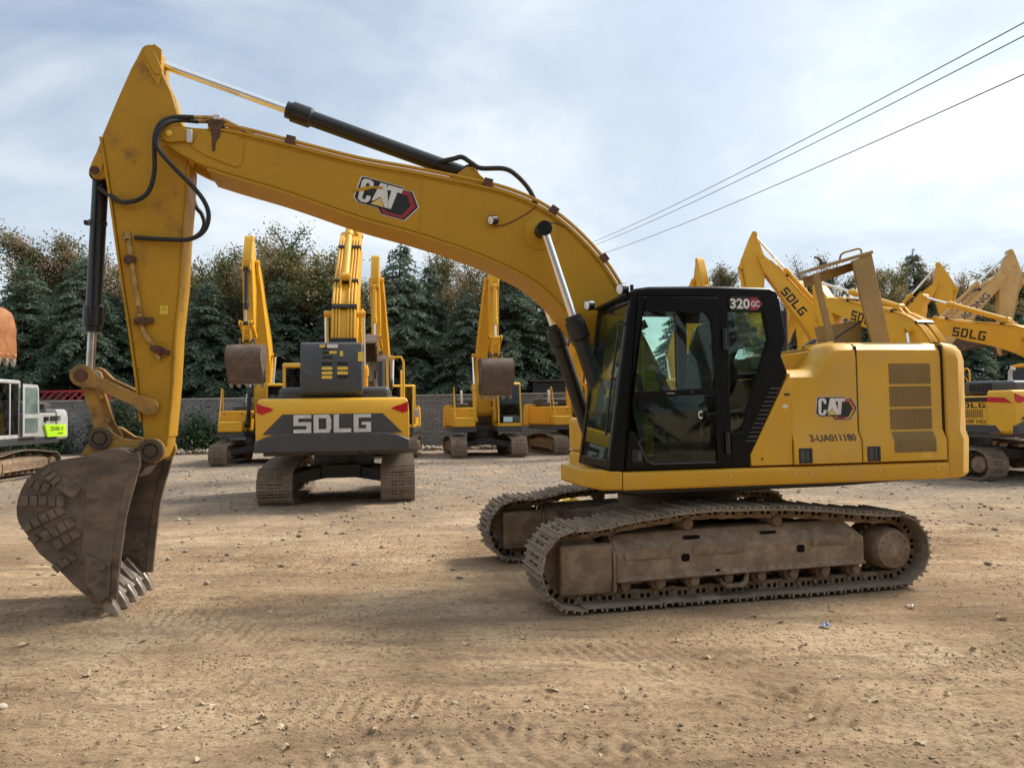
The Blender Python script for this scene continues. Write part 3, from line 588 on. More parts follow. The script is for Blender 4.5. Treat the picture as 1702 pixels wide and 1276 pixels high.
b2 = nn('ShaderNodeBump'); b2.inputs['Strength'].default_value = .8; b2.inputs['Distance'].default_value = .05; ll(gn(6, 8, .7, (.35, 1.6, 1), .5, .15), b2.inputs['Height']); ll(b1.outputs[0], b2.inputs['Normal']); ll(b2.outputs[0], b.inputs['Normal'])
me.materials.append(gm); tag(inst('ground', me, None), kind='structure')
def gz(x, y): return float(gheight(np.array([x]), np.array([y]))[0])

# loose stones: too many to count
def stones(name, n, fx, fy, rmin, rmax, mat, lift=.25):
    base_v = np.array([(1, 0, 0), (-1, 0, 0), (0, 1, 0), (0, -1, 0), (0, 0, 1), (0, 0, -1)], float); bf = np.array([(0, 2, 4), (2, 1, 4), (1, 3, 4), (3, 0, 4), (2, 0, 5), (1, 2, 5), (3, 1, 5), (0, 3, 5)])
    xx = fx(n); yy = fy(n); zz_ = gheight(xx, yy); r = rmin+(rmax-rmin)*rng.random(n)**4
    sc3 = np.c_[np.ones(n), .5+.6*rng.random(n), .35+.45*rng.random(n)]*r[:, None]; v = base_v[None]*sc3[:, None, :]*(.7+.6*rng.random((n, 6, 1))); an = rng.random(n)*6.283; c_, s_ = np.cos(an)[:, None], np.sin(an)[:, None]
    v = np.stack([v[..., 0]*c_-v[..., 1]*s_+xx[:, None], v[..., 0]*s_+v[..., 1]*c_+yy[:, None], v[..., 2]+(zz_+r*lift)[:, None]], -1).reshape(-1, 3); Fc = (bf[None]+6*np.arange(n)[:, None, None]).reshape(-1, 3)
    m_ = bpy.data.meshes.new(name); m_.vertices.add(len(v)); m_.vertices.foreach_set('co', v.ravel()); m_.loops.add(Fc.size); m_.loops.foreach_set('vertex_index', Fc.ravel()); m_.polygons.add(len(Fc)); m_.polygons.foreach_set('loop_start', np.arange(0, Fc.size, 3)); m_.update()
    m_.materials.append(MATS[mat]); return inst(name, m_, None)
leafmat('stone_mix', [(.1, (.16, .12, .09)), (.45, (.28, .22, .16)), (.8, (.42, .36, .29)), (1, (.66, .62, .56))], 0, .8)
tag(stones('gravel', 5000, lambda n: rng.uniform(-4.5, 6.5, n), lambda n: 2.2+rng.random(n)**1.2*7, .003, .017, 'stone_mix'), 'small pale stones strewn over the near dirt', 'gravel', kind='stuff')
leafmat('clod_mix', [(.1, (.17, .115, .07)), (.5, (.33, .235, .15)), (1, (.50, .375, .25))], 0, .9)
def patchy(n, x0, x1, y0, y1, pw):
    X_ = rng.uniform(x0, x1, n*6); Y_ = y0+rng.random(n*6)**pw*(y1-y0); k = vnoise(X_*.9, Y_*2.2, 41)+.6*vnoise(X_*3, Y_*5, 42); keep = np.argsort(-(k+1.5*rng.random(n*6)))[:n]; return X_[keep], Y_[keep]
CX, CY = patchy(60000, -5, 7, 2.3, 12, 1.2)
tag(stones('clods', len(CX), lambda n: CX, lambda n: CY, .003, .016, 'clod_mix', .1), 'crumbs and clods of dry earth on the near ground', 'earth', kind='stuff')
tag(stones('gravel', 9000, lambda n: rng.uniform(-14, 15, n), lambda n: 8+rng.random(n)*22, .006, .055, 'stone_mix'), 'crushed stone scattered between the parked machines', 'gravel', kind='stuff')
tag(stones('rubble', 5000, lambda n: rng.uniform(-18, 9, n), lambda n: 36.2+rng.normal(0, .45, n), .03, .20, 'stone_mix', .8), 'pale rubble heaped along the foot of the brick wall', 'rubble', kind='stuff')

# fallen leaves
leafmat('dry_leaf', [(.1, (.20, .12, .07)), (.45, (.42, .31, .19)), (.8, (.60, .49, .34)), (1, (.70, .60, .46))], .15, .7)
def dry_leaf(seed):
    r_ = random.Random(seed); n = 9; pts = []
    for i in range(n*2):
        a = 2*math.pi*i/(n*2); rad = (1 if i % 2 == 0 else .62)*(1-.25*abs(math.sin(a)))*(.85+.3*r_.random()); pts.append((math.cos(a)*rad, math.sin(a)*rad*.8, .18*math.cos(a*2+seed)+.22*r_.random()))
    m_ = MB(); m_.add([(0, 0, .02)]+pts+[(1.5, .1, .1), (1.0, 0, .06)], [(0, 1+i, 1+(i+1) % (n*2)) for i in range(n*2)]); mm = bpy.data.meshes.new('fallen_leaf'); mm.from_pydata(m_.v, [], m_.f); mm.materials.append(MATS['dry_leaf']); return mm
LEAF = [dry_leaf(s) for s in range(7)]
lp = [(430, 1195), (470, 1207), (530, 1190), (550, 1243), (440, 1187), (478, 1238), (585, 1100), (333, 1032), (450, 1015), (40, 1073), (355, 1178), (300, 1205), (266, 1205), (340, 1168), (1310, 1050), (1325, 1075), (1335, 1068), (1300, 1030), (1255, 1020), (1126, 1063), (1490, 985), (1440, 1030), (1430, 1005), (1665, 1025), (1618, 1075), (1620, 1105), (1630, 1195), (1690, 1215), (1530, 1230), (1380, 1010), (775, 1072), (655, 1050), (985, 1015), (893, 1062), (1300, 1062), (870, 1058), (760, 1170), (978, 1178), (1680, 1045), (1510, 1070), (1180, 1090), (700, 1010), (600, 985), (560, 965), (880, 1168), (1000, 1250), (920, 1150), (1040, 1155), (330, 1260), (145, 1120), (80, 1110), (240, 1065), (620, 1215), (690, 1190), (1100, 1130), (1240, 1110), (1395, 1120), (1450, 1160), (1575, 1150), (1350, 1190)]
for i, (u, v) in enumerate(lp):
    x, yv = (u-851)/F_PX, -(v-638)/F_PX; c_, s_ = math.cos(ROLL), math.sin(ROLL); du, dv = u-851, v-638
    x = (c_*du+s_*dv)/F_PX; q = -(-s_*du+c_*dv)/F_PX; d = Vector((x, math.cos(PITCH)-q*math.sin(PITCH), math.sin(PITCH)+q*math.cos(PITCH))); tt = -CAM_H/d.z; px, py = d.x*tt, d.y*tt
    o = inst('fallen_leaf', LEAF[i % 7], None); sc = random.uniform(.028, .062); o.scale = (sc, sc, sc); o.location = (px, py, gz(px, py)+.012); o.rotation_euler = (random.uniform(-.35, .35), random.uniform(-.35, .35), random.uniform(0, 6.28))
    tag(o, 'small dry pale brown leaf fallen on the dirt', 'leaf', 'fallen leaves on the dirt')
sm = MB(); sm.lathe([(.004, -.03), (.024, -.026), (.040, -.012), (.046, .002), (.038, .018), (.022, .028), (.006, .032)], (0, 0, 0), (.3, .15, 1), 14); sm.v = [(a+.006*math.sin(b_*90+c_*60), b_+.005*math.sin(a*80), c_*(1+.2*math.sin(a*50))) for a, b_, c_ in sm.v]; s_ = sm.build('stone', 'pale_stone', ang=80); s_.location = (-3.22, 4.72, gz(-3.22, 4.72)+.012); s_.scale = (.9, .7, .65); tag(s_, 'smooth pale pebble lying at the left picture edge', 'stone')

def scrap(name, x, y, w_, h, mt, lab, cat_):
    n = 7; r_ = random.Random(x*10); V = [(w_*(i/(n-1)-.5), h*(j/(n-1)-.5), .25*w_*abs(r_.gauss(0, .5))) for j in range(n) for i in range(n)]; m_ = MB(); m_.add(V, [(j*n+i, j*n+i+1, (j+1)*n+i+1, (j+1)*n+i) for j in range(n-1) for i in range(n-1)]); o = m_.build(name, mt); o.location = (x, y, gz(x, y)+.02); tag(o, lab, cat_)
scrap('plastic_scrap', .95, 14.2, .55, .22, 'decal_yellow', 'crumpled yellow plastic scrap on the ground left of the front machine', 'litter')
scrap('wrapper', 2.55, 6.22, .07, .05, 'decal_blue', 'small crumpled blue wrapper on the dirt before the near track', 'litter')
scrap('paper_scrap', 3.55, 6.75, .06, .06, 'white', 'small white paper scrap by the rear end of the near track', 'litter')

# ------------------------------------------------------------------ brick wall, shed, red frames
wmn = bpy.data.materials.new('grey_brick'); wmn.use_nodes = True; t = wmn.node_tree; nn = t.nodes.new; ll = t.links.new; b = t.nodes['Principled BSDF']
tcn = nn('ShaderNodeTexCoord'); sp = nn('ShaderNodeSeparateXYZ'); ll(tcn.outputs['Object'], sp.inputs[0]); cb2 = nn('ShaderNodeCombineXYZ'); ll(sp.outputs[0], cb2.inputs[0]); ll(sp.outputs[2], cb2.inputs[1])
br = nn('ShaderNodeTexBrick'); ll(cb2.outputs[0], br.inputs[0]); br.inputs['Scale'].default_value = 1; br.inputs['Brick Width'].default_value = .40; br.inputs['Row Height'].default_value = .13; br.inputs['Mortar Size'].default_value = .014
br.inputs['Color1'].default_value = (.27, .265, .255, 1); br.inputs['Color2'].default_value = (.19, .185, .18, 1); br.inputs['Mortar'].default_value = (.085, .083, .08, 1)
c = gmix(ramp(gn(.7, 8, .65), [(.45, 0), (.7, .6)], t), br.outputs[0], (.12, .115, .105)); ll(c, b.inputs['Base Color']); b.inputs['Roughness'].default_value = .95
bp = nn('ShaderNodeBump'); bp.inputs['Strength'].default_value = .6; bp.inputs['Distance'].default_value = .02; ll(br.outputs['Fac'], bp.inputs['Height']); bp.invert = True; ll(bp.outputs[0], b.inputs['Normal'])
MATS['grey_brick'] = wmn
wall = MB().box(-45, 9.5, 37.4, 37.65, -.1, 2.62).build('boundary_wall', 'grey_brick'); tag(wall, 'long grey brick boundary wall in front of the trees', 'wall')
MB().box(-45.1, 9.6, 37.34, 37.71, 2.62, 2.70).build('coping', 'concrete', wall)
for x in (-40, -33, -26, -19, -12, -5.4, 1.9, 9.3): MB().box(x-.2, x+.2, 37.28, 37.4, -.1, 2.615).build('pier', 'grey_brick', wall)
for nm, x0, x1, lab in (('shed', -2.2, -.6, 'small dark slatted shed behind the wall left of the notice machine cab'), ('shed', 1.1, 4.6, 'dark slatted shed above the wall near the front cab')):
    sh = thing(nm, lab, 'shed', ((x0+x1)/2, 39.5, 0)); hw = (x1-x0)/2
    for z in np.arange(2.3, 3.3, .16): MB().box(-hw, hw, -.03, .0, z, z+.11).build('slat', 'shed_dark', sh)
    MB().box(-hw, hw, .05, 2.0, 0, 3.28).build('wall', 'shed_dark', sh); MB().box(-hw-.15, hw+.15, -.25, 2.2, 3.36, 3.44).build('roof', 'dark_grey', sh)
rt = thing('lattice_mast', 'bright red steel lattice section lying beyond the wall at left', 'lattice mast', (-22.0, 38.6, 2.65))
m = MB()
for y_, z_ in ((0, 0), (.7, 0), (.35, .55)): m.tube([(-2.6, y_, z_), (2.6, y_, z_)], .06, 6)
m.build('chord', 'red_paint', rt); m = MB()
for i in range(13):
    x = -2.6+i*.4
    for (a1, b1), (a2, b2) in (((0, 0), (.35, .55)), ((.35, .55), (.7, 0)), ((.7, 0), (0, 0))): m.tube([(x, a1, b1), (x+.4, a2, b2)], .04, 5)
m.build('lattice', 'red_paint', rt); MB().box(-2.2, -1.9, -.1, .8, -2.7, -.05).build('stand', 'concrete', rt); MB().box(1.9, 2.2, -.1, .8, -2.7, -.05).build('stand', 'concrete', rt)

# ------------------------------------------------------------------ power lines
def wire(a, b_, sag, label):
    a, b_ = Vector(a), Vector(b_); P = []
    for i in range(41):
        f = i/40; p = a.lerp(b_, f); p.z -= sag*4*f*(1-f); P.append(p)
    o = MB().tube(P, .022, 5).build('power_line', 'wire'); tag(o, label, 'cable', 'power lines'); return o
POLE = (9.3, 82)
wa = Vector((17.656, 25, 14.753)); 
def ext(a, b_, f): return Vector(a)+(Vector(a)-Vector(b_))*f
for a, b_, lab in (((17.656, 25, 14.75), (8.95, 82, 20.4), 'uppermost of the three dark power lines in the sky'), ((17.637, 25, 14.29), (9.27, 82, 20.1), 'middle one of the three dark power lines in the sky'), ((17.582, 25, 12.96), (10.2, 82, 19.2), 'lowest dark power line, apart from the upper pair')):
    a = (a[0], a[1], a[2]+.79); b_ = (b_[0], b_[1], b_[2]+.30); wire(ext(a, b_, .45), ext(b_, a, .22), 1.0, lab)
pl_ = thing('utility_pole', 'tall wooden utility pole far behind the boom, hidden by trees', 'pole', (7.5, 94.8, 0))
MB().cyl((0, 0, 0), (0, 0, 21.8), .2, .13).build('post', 'wood_pole', pl_); MB().box(-.6, 1.2, -.08, .08, 20.6, 20.8).build('crossarm', 'wood_pole', pl_)
# ------------------------------------------------------------------ the big excavator in front
UPYAW = math.pi+.1936
cat = thing('excavator', 'large ochre yellow crawler excavator with black cab and muddy tracks, nearest the camera', 'excavator', (1.8402, 8.491, 0), UPYAW)
ps = Pose()
bo, so, bk = build_arm(cat, ps, 'cat_yellow', 'cat_stick', 'black', 'chrome', 'bucket_steel', True, 'black bucket cylinder with worn paint and bare rod')
crawler(cat, 1.19, .0341, label='near crawler track caked in dry mud'); crawler(cat, -1.19, .0341, label='far crawler track caked in dry mud', near=-1)
# car body between the tracks, slew ring
m = MB(); m.lathe([(.70, .58), (.72, .70), (.66, .72), (.66, .86), (.72, .88), (.72, 1.0)], (0, 0, 0), (0, 0, 1), 36); m.build('slew_ring', 'mud_dark', cat)
m = MB()
for sx in (1, -1):
    for sy in (1, -1):
        m.loft([[(sx*.25, sy*.30, .42), (sx*.75, sy*.25, .42), (sx*.75, sy*.25, .70), (sx*.25, sy*.30, .74)], [(sx*.62, sy*1.06, .34), (sx*1.14, sy*1.04, .34), (sx*1.14, sy*1.04, .56), (sx*.62, sy*1.06, .58)]])
m.prism([(.85, .42), (.85, .66), (.5, .735), (-.5, .735), (-.85, .66), (-.85, .42)], -.45, .45)
cb = m.build('undercarriage_frame', 'mud_dark', cat, .02); cb.rotation_euler = (0, 0, .0341)

# --- deck, sill
m = MB(); m.prism([(1.25, 1.02), (1.25, 1.10), (-2.30, 1.10), (-2.30, 1.03), (-1.2, .99), (.9, .98)], .30, 1.20); m.prism([(.80, 1.03), (.80, 1.10), (-2.29, 1.10), (-2.29, 1.04), (-1.2, 1.0), (.7, 1.0)], -1.20, .30); deck = m.build('deck_frame', 'black', cat, .01)
def sillp(y0, y1): return [(y0, 1.045), (y1-.015, 1.045), (y1, 1.075), (y1, 1.195), (y1-.02, 1.218), (y0, 1.218)]
MB().prism(sillp(1.10, 1.395), -2.345, 1.118, 'x').build('side_sill', 'cat_panel', deck, .012)
MB().prism(sillp(1.10, 1.395), -2.345, 1.118, 'x')
m = MB(); m.loft([[(1.125, 1.10, 1.05), (1.125, 1.385, 1.05), (1.125, 1.395, 1.075), (1.125, 1.395, 1.222), (1.125, 1.10, 1.222)], [(1.30, 1.02, 1.05), (1.30, 1.335, 1.05), (1.305, 1.35, 1.09), (1.305, 1.35, 1.232), (1.30, 1.02, 1.232)], [(1.43, .36, 1.07), (1.43, 1.13, 1.07), (1.435, 1.15, 1.10), (1.435, 1.15, 1.236), (1.43, .36, 1.236)]])
m.build('sill_corner', 'cat_panel', deck, .014)
MB().box(1.30, 1.425, .30, 1.02, 1.06, 1.23).build('front_sill', 'cat_panel', deck, .012)
m = MB()
for x in (.05, -.62, -.80, -1.55, -2.20): m.lathe([(.018, 0), (.016, .008), (.004, .011)], (x, 1.395, 1.145), (0, 1, 0), 12)
m.build('plug', 'pale_yellow', deck)
# right-hand platform: tool box, tank
m = MB(); m.box(-.2, .60, -1.38, -.62, 1.06, 1.62); m.box(-1.35, -.2, -1.38, -.5, 1.06, 2.16); m.build('tank_housing', 'cat_panel', deck, .05)
m = MB(); m.box(.62, .885, -1.36, -.62, 1.06, 1.28); m.box(.63, .88, -1.35, -.63, 1.285, 1.70); m.build('tool_box', 'cat_panel', deck, .05)
m = MB()
for y in (-1.33, -.70): m.tube([(.55, y, 1.62), (.55, y, 2.0), (.5, y, 2.05), (-.1, y, 2.05), (-.15, y, 2.0), (-.15, y, 1.62)], .018)
m.build('hand_rail', 'black', deck)

# --- engine housing
def side_sec(x, zt, z0=1.235):
    k = min(1, (zt-2.17)/.26+.0) if zt > 2.17 else 0
    r = .10
    return [(x, .95, z0), (x, 1.405, z0), (x, 1.405, 1.445), (x, 1.355, 1.545), (x, 1.355, zt-.17), (x, 1.345, zt-.085), (x, 1.285, zt-.02), (x, 1.20, zt), (x, .95, zt)]
d1 = MB().loft([side_sec(x, z) for x, z in ((-.622, 2.165), (-.86, 2.168), (-.91, 2.18), (-.97, 2.235), (-1.07, 2.37), (-1.11, 2.41), (-1.16, 2.432), (-1.352, 2.436))]).build('side_door', 'cat_panel', cat, .008)
d2 = MB().loft([side_sec(x, 2.436) for x in (-1.366, -1.9, -2.318)]).build('side_door', 'cat_panel', cat, .008)
MB().prism([(-.18, 1.235), (-.172, 1.345), (-.60, 2.12), (-.612, 2.12), (-.612, 1.235)], 1.10, 1.384).build('side_panel', 'cat_panel', cat, .008)
for d_, x in ((d1, -.738), (d2, -1.483)):
    f = MB(); f.box(x-.072, x+.072, 1.400, 1.409, 1.245, 1.392); f.build('latch_plate', 'black', d_)
    f = MB(); f.box(x+.005, x+.06, 1.409, 1.413, 1.262, 1.375); f.box(x-.062, x-.052, 1.409, 1.416, 1.258, 1.38); f.box(x-.03, x+.0, 1.409, 1.417, 1.27, 1.37); f.build('latch', 'dark_grey', d_, .002)
# grilles on the rear door
for i in range(4):
    z1 = 2.213-i*.228; z0 = z1-.205; zc = (z0+z1)/2; x0, x1 = -2.195, -1.715; low = i == 3
    yb = (lambda z: 1.355 if z > 1.545 else 1.355+(1.545-z)/.10*.05 if z > 1.445 else 1.405)
    zs = [z0, min(1.445, z1), min(1.545, z1), z1] if low else [z0, z1]
    m = MB(); P = [(x, yb(z)+.0015, z) for z in zs for x in (x0, x1)]; m.add(P, [(2*k, 2*k+1, 2*k+3, 2*k+2) for k in range(len(zs)-1)]); g = m.build('grille', 'grille_brown', d2)
    m = MB(); nb = 30
    for b in range(nb):
        x = x0+(x1-x0)*(b+.5)/nb
        for a, c in zip(zs[:-1], zs[1:]): m.add([(x-.005, yb(a)+.002, a), (x+.005, yb(a)+.002, a), (x+.005, yb(c)+.002, c), (x-.005, yb(c)+.002, c), (x, yb(a)+.006, a), (x, yb(c)+.006, c)], [(0, 4, 5, 3), (4, 1, 2, 5)])
    m.build('grille_bar', 'grille_bar', g)
m = MB(); m.add([(-1.50, 1.235, 2.4345), (-2.18, 1.235, 2.4345), (-2.18, 1.302, 2.409), (-1.50, 1.302, 2.409)], [(0, 1, 2, 3)])
m = MB()
for b in range(34):
    x = -1.50-.68*(b+.5)/34; m.add([(x-.007, 1.21, 2.4355), (x+.007, 1.21, 2.4355), (x+.007, 1.285, 2.4185), (x-.007, 1.285, 2.4185), (x, 1.21, 2.4405), (x, 1.285, 2.4235)], [(0, 4, 5, 3), (4, 1, 2, 5)])
m.build('grille', 'grille_bar', d2)
MB().box(-2.13, -2.03, 1.400, 1.407, 1.262, 1.318).build('sticker', 'decal_yellow', d2)
m = MB()
for a in range(3): m.box(-2.12+a*.03, -2.105+a*.03, 1.407, 1.4082, 1.272, 1.308)
m.build('sticker_print', 'cat_panel', d2)
# black gap seals
MB().box(-2.338, -2.322, 1.0, 1.36, 1.06, 2.40).build('seal', 'black', cat); MB().box(-1.364, -1.354, .98, 1.35, 1.24, 2.39).build('seal', 'black', cat)
# counterweight
def cwplan(ins, n=15):
    pts = []
    for i in range(n):
        a = -1+2*i/(n-1); y = a*1.40; s = abs(a)
        x = -2.83+.06*s*s+(.22*max(0, (s-.78)/.22)**2.2); pts.append((x+ins, y*(1-ins*.12)))
    pts[0] = (-2.52+ins, -1.40+ins*.5); pts[-1] = (-2.52+ins, 1.40-ins*.5)
    return [(-2.342, -1.40+ins*.5)]+pts+[(-2.342, 1.40-ins*.5)]
secs = [[(x, y, z) for x, y in cwplan(i_)] for z, i_ in ((1.045, .06), (1.085, .015), (1.44, .0), (1.53, .03), (2.25, .025), (2.34, .05), (2.41, .11), (2.435, .19))]
MB().loft(secs).build('counterweight', 'cat_panel', cat, .012, label='plain rear counterweight, dusty and scuffed')
# top deck of the engine bay
m = MB(); m.box(-2.34, -.62, -1.30, .96, 1.12, 2.10); m.box(-2.336, -1.37, -1.2, .955, 2.10, 2.425); m.build('engine_bay', 'black', cat)
m = MB(); m.box(-2.32, -1.92, -.95, .92, 2.427, 2.445); m.box(-1.62, -1.40, -.95, .92, 2.427, 2.447); m.build('hood_rim', 'cat_panel', cat, .006)
m = MB(); m.prism([(-.63, 2.12), (-.70, 2.32), (-1.07, 2.365), (-1.07, 2.12)], .98, 1.0); m.prism([(-1.07, 2.12), (-1.07, 2.432), (-1.40, 2.475), (-1.40, 2.12)], .90, .93); m.box(-1.09, -1.06, .4, .98, 2.12, 2.40); m.build('side_shroud', 'cat_panel', cat, .004)
MB().box(-1.06, -.64, .2, .97, 2.12, 2.22).build('battery_cover', 'black', cat)
m = MB(); m.prism([(-1.08, 2.40), (-1.22, 2.43), (-1.25, 2.51), (-1.21, 2.51), (-1.09, 2.43)], .84, .88); m.build('mirror', 'dark_grey', cat, .006)
# open hood: a lid standing on its rear edge, hollow
hd = MB()
Hd = lambda pts: pts
hood_side = [(-1.64, 2.50), (-1.475, 3.274), (-1.545, 3.29), (-1.72, 2.50)]
hd.prism(hood_side, .47, .50)
hd.prism([(-1.70, 2.50), (-2.40, 2.50), (-2.42, 2.47), (-1.64, 2.47)], -.0+.30, .50)
wide = [(-2.18, 2.50), (-2.42, 2.50), (-2.215, 3.52), (-1.965, 3.43)]
hd.prism(wide, .47, .505)
hd.prism([(-2.40, 2.50), (-2.425, 2.50), (-2.22, 3.525), (-2.195, 3.52)], .30, .47)
hood = hd.build('engine_hood', 'hood_inside', cat, .005, label='open engine hood standing upright on the housing')
m = MB(); m.prism([(-1.415, 3.29), (-1.43, 3.33), (-2.215, 3.555), (-2.23, 3.52)], .28, .52); m.build('hood_lid', 'hood_inside', hood, .004)
m = MB(); m.prism([(-1.47, 3.265), (-2.15, 3.47), (-2.12, 3.36), (-1.50, 3.15)], .285, .30); m.build('hood_rib', 'hood_inside', hood)
MB().prism([(-1.64, 2.50), (-2.2, 2.5), (-2.2, 2.78), (-1.60, 2.70)], .285, .30).build('hood_rib', 'hood_inside', hood)
m = MB(); m.tube([(-1.86, .42, 3.45), (-1.88, .42, 3.51), (-1.92, .42, 3.54), (-2.10, .42, 3.59), (-2.14, .42, 3.58), (-2.15, .42, 3.52)], .012); m.build('grab_handle', 'pipe_worn', hood)
m = MB(); m.tube([(-1.62, .45, 3.38), (-1.61, .45, 3.43), (-1.56, .45, 3.47), (-1.53, .45, 3.47)], .014); m.box(-1.66, -1.6, .42, .48, 3.38, 3.41); m.build('hood_latch', 'dark_steel', hood)
MB().cyl((-1.72, .40, 2.52), (-2.12, .40, 2.76), .012).build('gas_strut', 'black', hood)
m = MB(); m.cyl((-1.50, -.2, 2.42), (-1.50, -.2, 2.95), .06); m.build('exhaust_stack', 'dark_steel', cat)

# --- cab
cabf = MB()
ZR = 2.86
Y0, Y1 = .36, 1.38
roof = [(1.03, 2.85), (1.00, 2.895), (.95, 2.925), (.82, 2.945), (.19, 2.962), (-.42, 2.955), (-.50, 2.925), (-.522, 2.85)]
for y0, y1 in ((Y1-.075, Y1), (Y0, Y0+.075)):
    cabf.prism([(1.248, 1.24), (1.0, 2.86), (.905, 2.86), (1.10, 1.24)], y0, y1)               # A pillar
    cabf.prism([(.13, 1.24), (.13, 2.86), (.02, 2.86), (.02, 1.24)], y0+.002, y1-.002)          # B pillar
    cabf.prism([(.02, 2.72), (.02, 2.86), (-.522, 2.86), (-.588, 2.457), (-.525, 2.295), (-.588, 2.13), (-.172, 1.34), (-.172, 1.24), (.02, 1.24), (.02, 1.55), (-.087, 1.56), (-.40, 2.456), (-.355, 2.715)], y0+.004, y1-.004)
    cabf.prism([(1.08, 1.24), (1.07, 1.30), (.13, 1.29), (.13, 1.24)], y0+.004, y1-.004)
    cabf.prism([(.93, 2.79), (.92, 2.86), (.13, 2.86), (.13, 2.79)], y0+.006, y1-.006)
cabf.box(-.30, -.16, Y0+.05, Y1-.08, 1.24, 1.75); cabf.box(-.60, -.54, Y0+.05, Y1-.08, 2.10, 2.16)
cabf.box(-.17, 1.22, Y0+.01, Y1-.01, 1.226, 1.246)
cabf.prism([(1.015, 2.79), (.995, 2.87), (.96, 2.87), (.975, 2.79)], Y0+.07, Y1-.07); cabf.prism([(1.247, 1.246), (1.235, 1.33), (1.20, 1.33), (1.20, 1.246)], Y0+.07, Y1-.07)
cab_o = cabf.build('cab', 'black_paint', cat, .012, label='black operator cab with tinted glass')
MB().prism(roof, Y0-.005, Y1+.005).build('roof', 'black_paint', cab_o, .03)
m = MB(); m.box(-.15, .6, .55, 1.2, 2.958, 2.975); m.build('roof_hatch', 'dark_grey', cab_o, .01)
MB().cyl((.93, 1.22, 2.93), (.93, 1.22, 2.985), .018).build('antenna', 'black', cab_o)
# door
dm = MB(); ya, yb_ = Y1+.002, Y1+.022
dm.prism([(1.095, 1.262), (.93, 2.85), (.865, 2.85), (1.03, 1.95), (1.06, 1.60), (1.0, 1.58), (.93, 1.44), (.85, 1.292), (.85, 1.262)], ya, yb_)
dm.prism([(.865, 2.85), (.135, 2.85), (.135, 2.70), (.20, 2.62), (.26, 2.705), (.88, 2.712)], ya, yb_-.002)
dm.prism([(.20, 2.62), (.135, 2.70), (.135, 1.262), (.178, 1.262), (.19, 2.45)], ya, yb_-.004)
dm.prism([(1.04, 1.955), (1.045, 1.90), (.18, 1.925), (.18, 1.985)], ya, yb_-.003)
dm.prism([(.85, 1.262), (.85, 1.296), (.178, 1.292), (.178, 1.262)], ya, yb_-.005)
door = dm.build('door', 'black_paint', cab_o, .005)
MB().prism([(1.03, 1.957), (.875, 2.71), (.26, 2.702), (.19, 2.61), (.19, 1.988)], Y1-.008, Y1-.003).build('window', 'glass_clear', door)
MB().prism([(1.045, 1.905), (1.055, 1.60), (.997, 1.582), (.927, 1.44), (.85, 1.297), (.18, 1.293), (.18, 1.925)], Y1-.008, Y1-.003).build('window', 'glass_tint', door)
MB().box(.56, .575, Y1-.004, Y1+.006, 1.99, 2.70).build('sliding_rail', 'black', door)
m = MB(); m.box(.93, 1.03, yb_, yb_+.012, 1.30, 1.42); m.build('door_latch', 'black', door, .006); m = MB(); m.box(.945, .985, yb_+.012, yb_+.02, 1.32, 1.40); m.build('door_handle', 'dark_grey', door, .004)
m = MB(); m.tube([(.91, yb_, 1.52), (.97, yb_+.003, 1.50), (.89, yb_+.003, 1.32), (.84, yb_+.003, 1.285), (.20, yb_, 1.283)], .006, 6); m.build('door_seam', 'dark_grey', door)
m = MB(); m.box(.60, .68, Y1+.02, Y1+.03, 1.935, 1.945); m.build('pull', 'chrome_dull', door); m = MB(); m.box(.40, .44, Y1+.018, Y1+.024, 1.935, 1.968); m.build('lock', 'black', door)
for z in (2.45, 1.46): MB().cyl((.07, Y1+.012, z-.10), (.07, Y1+.012, z+.10), .022).build('hinge', 'black', door)
# fixed panes
MB().prism([(.02, 2.72), (-.355, 2.715), (-.40, 2.456), (-.087, 1.56), (.02, 1.55)], Y1-.03, Y1-.025).build('rear_side_window', 'glass_clear', cab_o)
MB().prism([(1.09, 1.31), (.91, 2.79), (.14, 2.79), (.14, 1.31)], Y0+.03, Y0+.035).build('far_window', 'glass_clear', cab_o)
MB().prism([(.02, 2.72), (-.355, 2.715), (-.40, 2.456), (-.087, 1.56), (.02, 1.55)], Y0+.03, Y0+.035).build('far_window', 'glass_clear', cab_o)
wz = lambda z: 1.247-(z-1.24)*.1525
MB().prism([(wz(1.33)-.012, 1.33), (wz(1.76)-.012, 1.76), (wz(1.76)-.02, 1.76), (wz(1.33)-.02, 1.33)], Y0+.076, Y1-.076).build('lower_windshield', 'glass_tint', cab_o)
MB().prism([(wz(1.775)-.012, 1.775), (wz(2.80)-.012, 2.80), (wz(2.80)-.02, 2.80), (wz(1.775)-.02, 1.775)], Y0+.076, Y1-.076).build('windshield', 'glass_clear', cab_o)
MB().box(wz(1.767)-.03, wz(1.767)-.006, Y0+.076, Y1-.076, 1.758, 1.777).build('windshield_joint', 'black', cab_o)
MB().prism([(-.53, 2.20), (-.565, 2.46), (-.50, 2.83), (-.495, 2.83), (-.56, 2.46), (-.525, 2.20)], Y0+.08, Y1-.08).build('rear_window', 'glass_clear', cab_o)
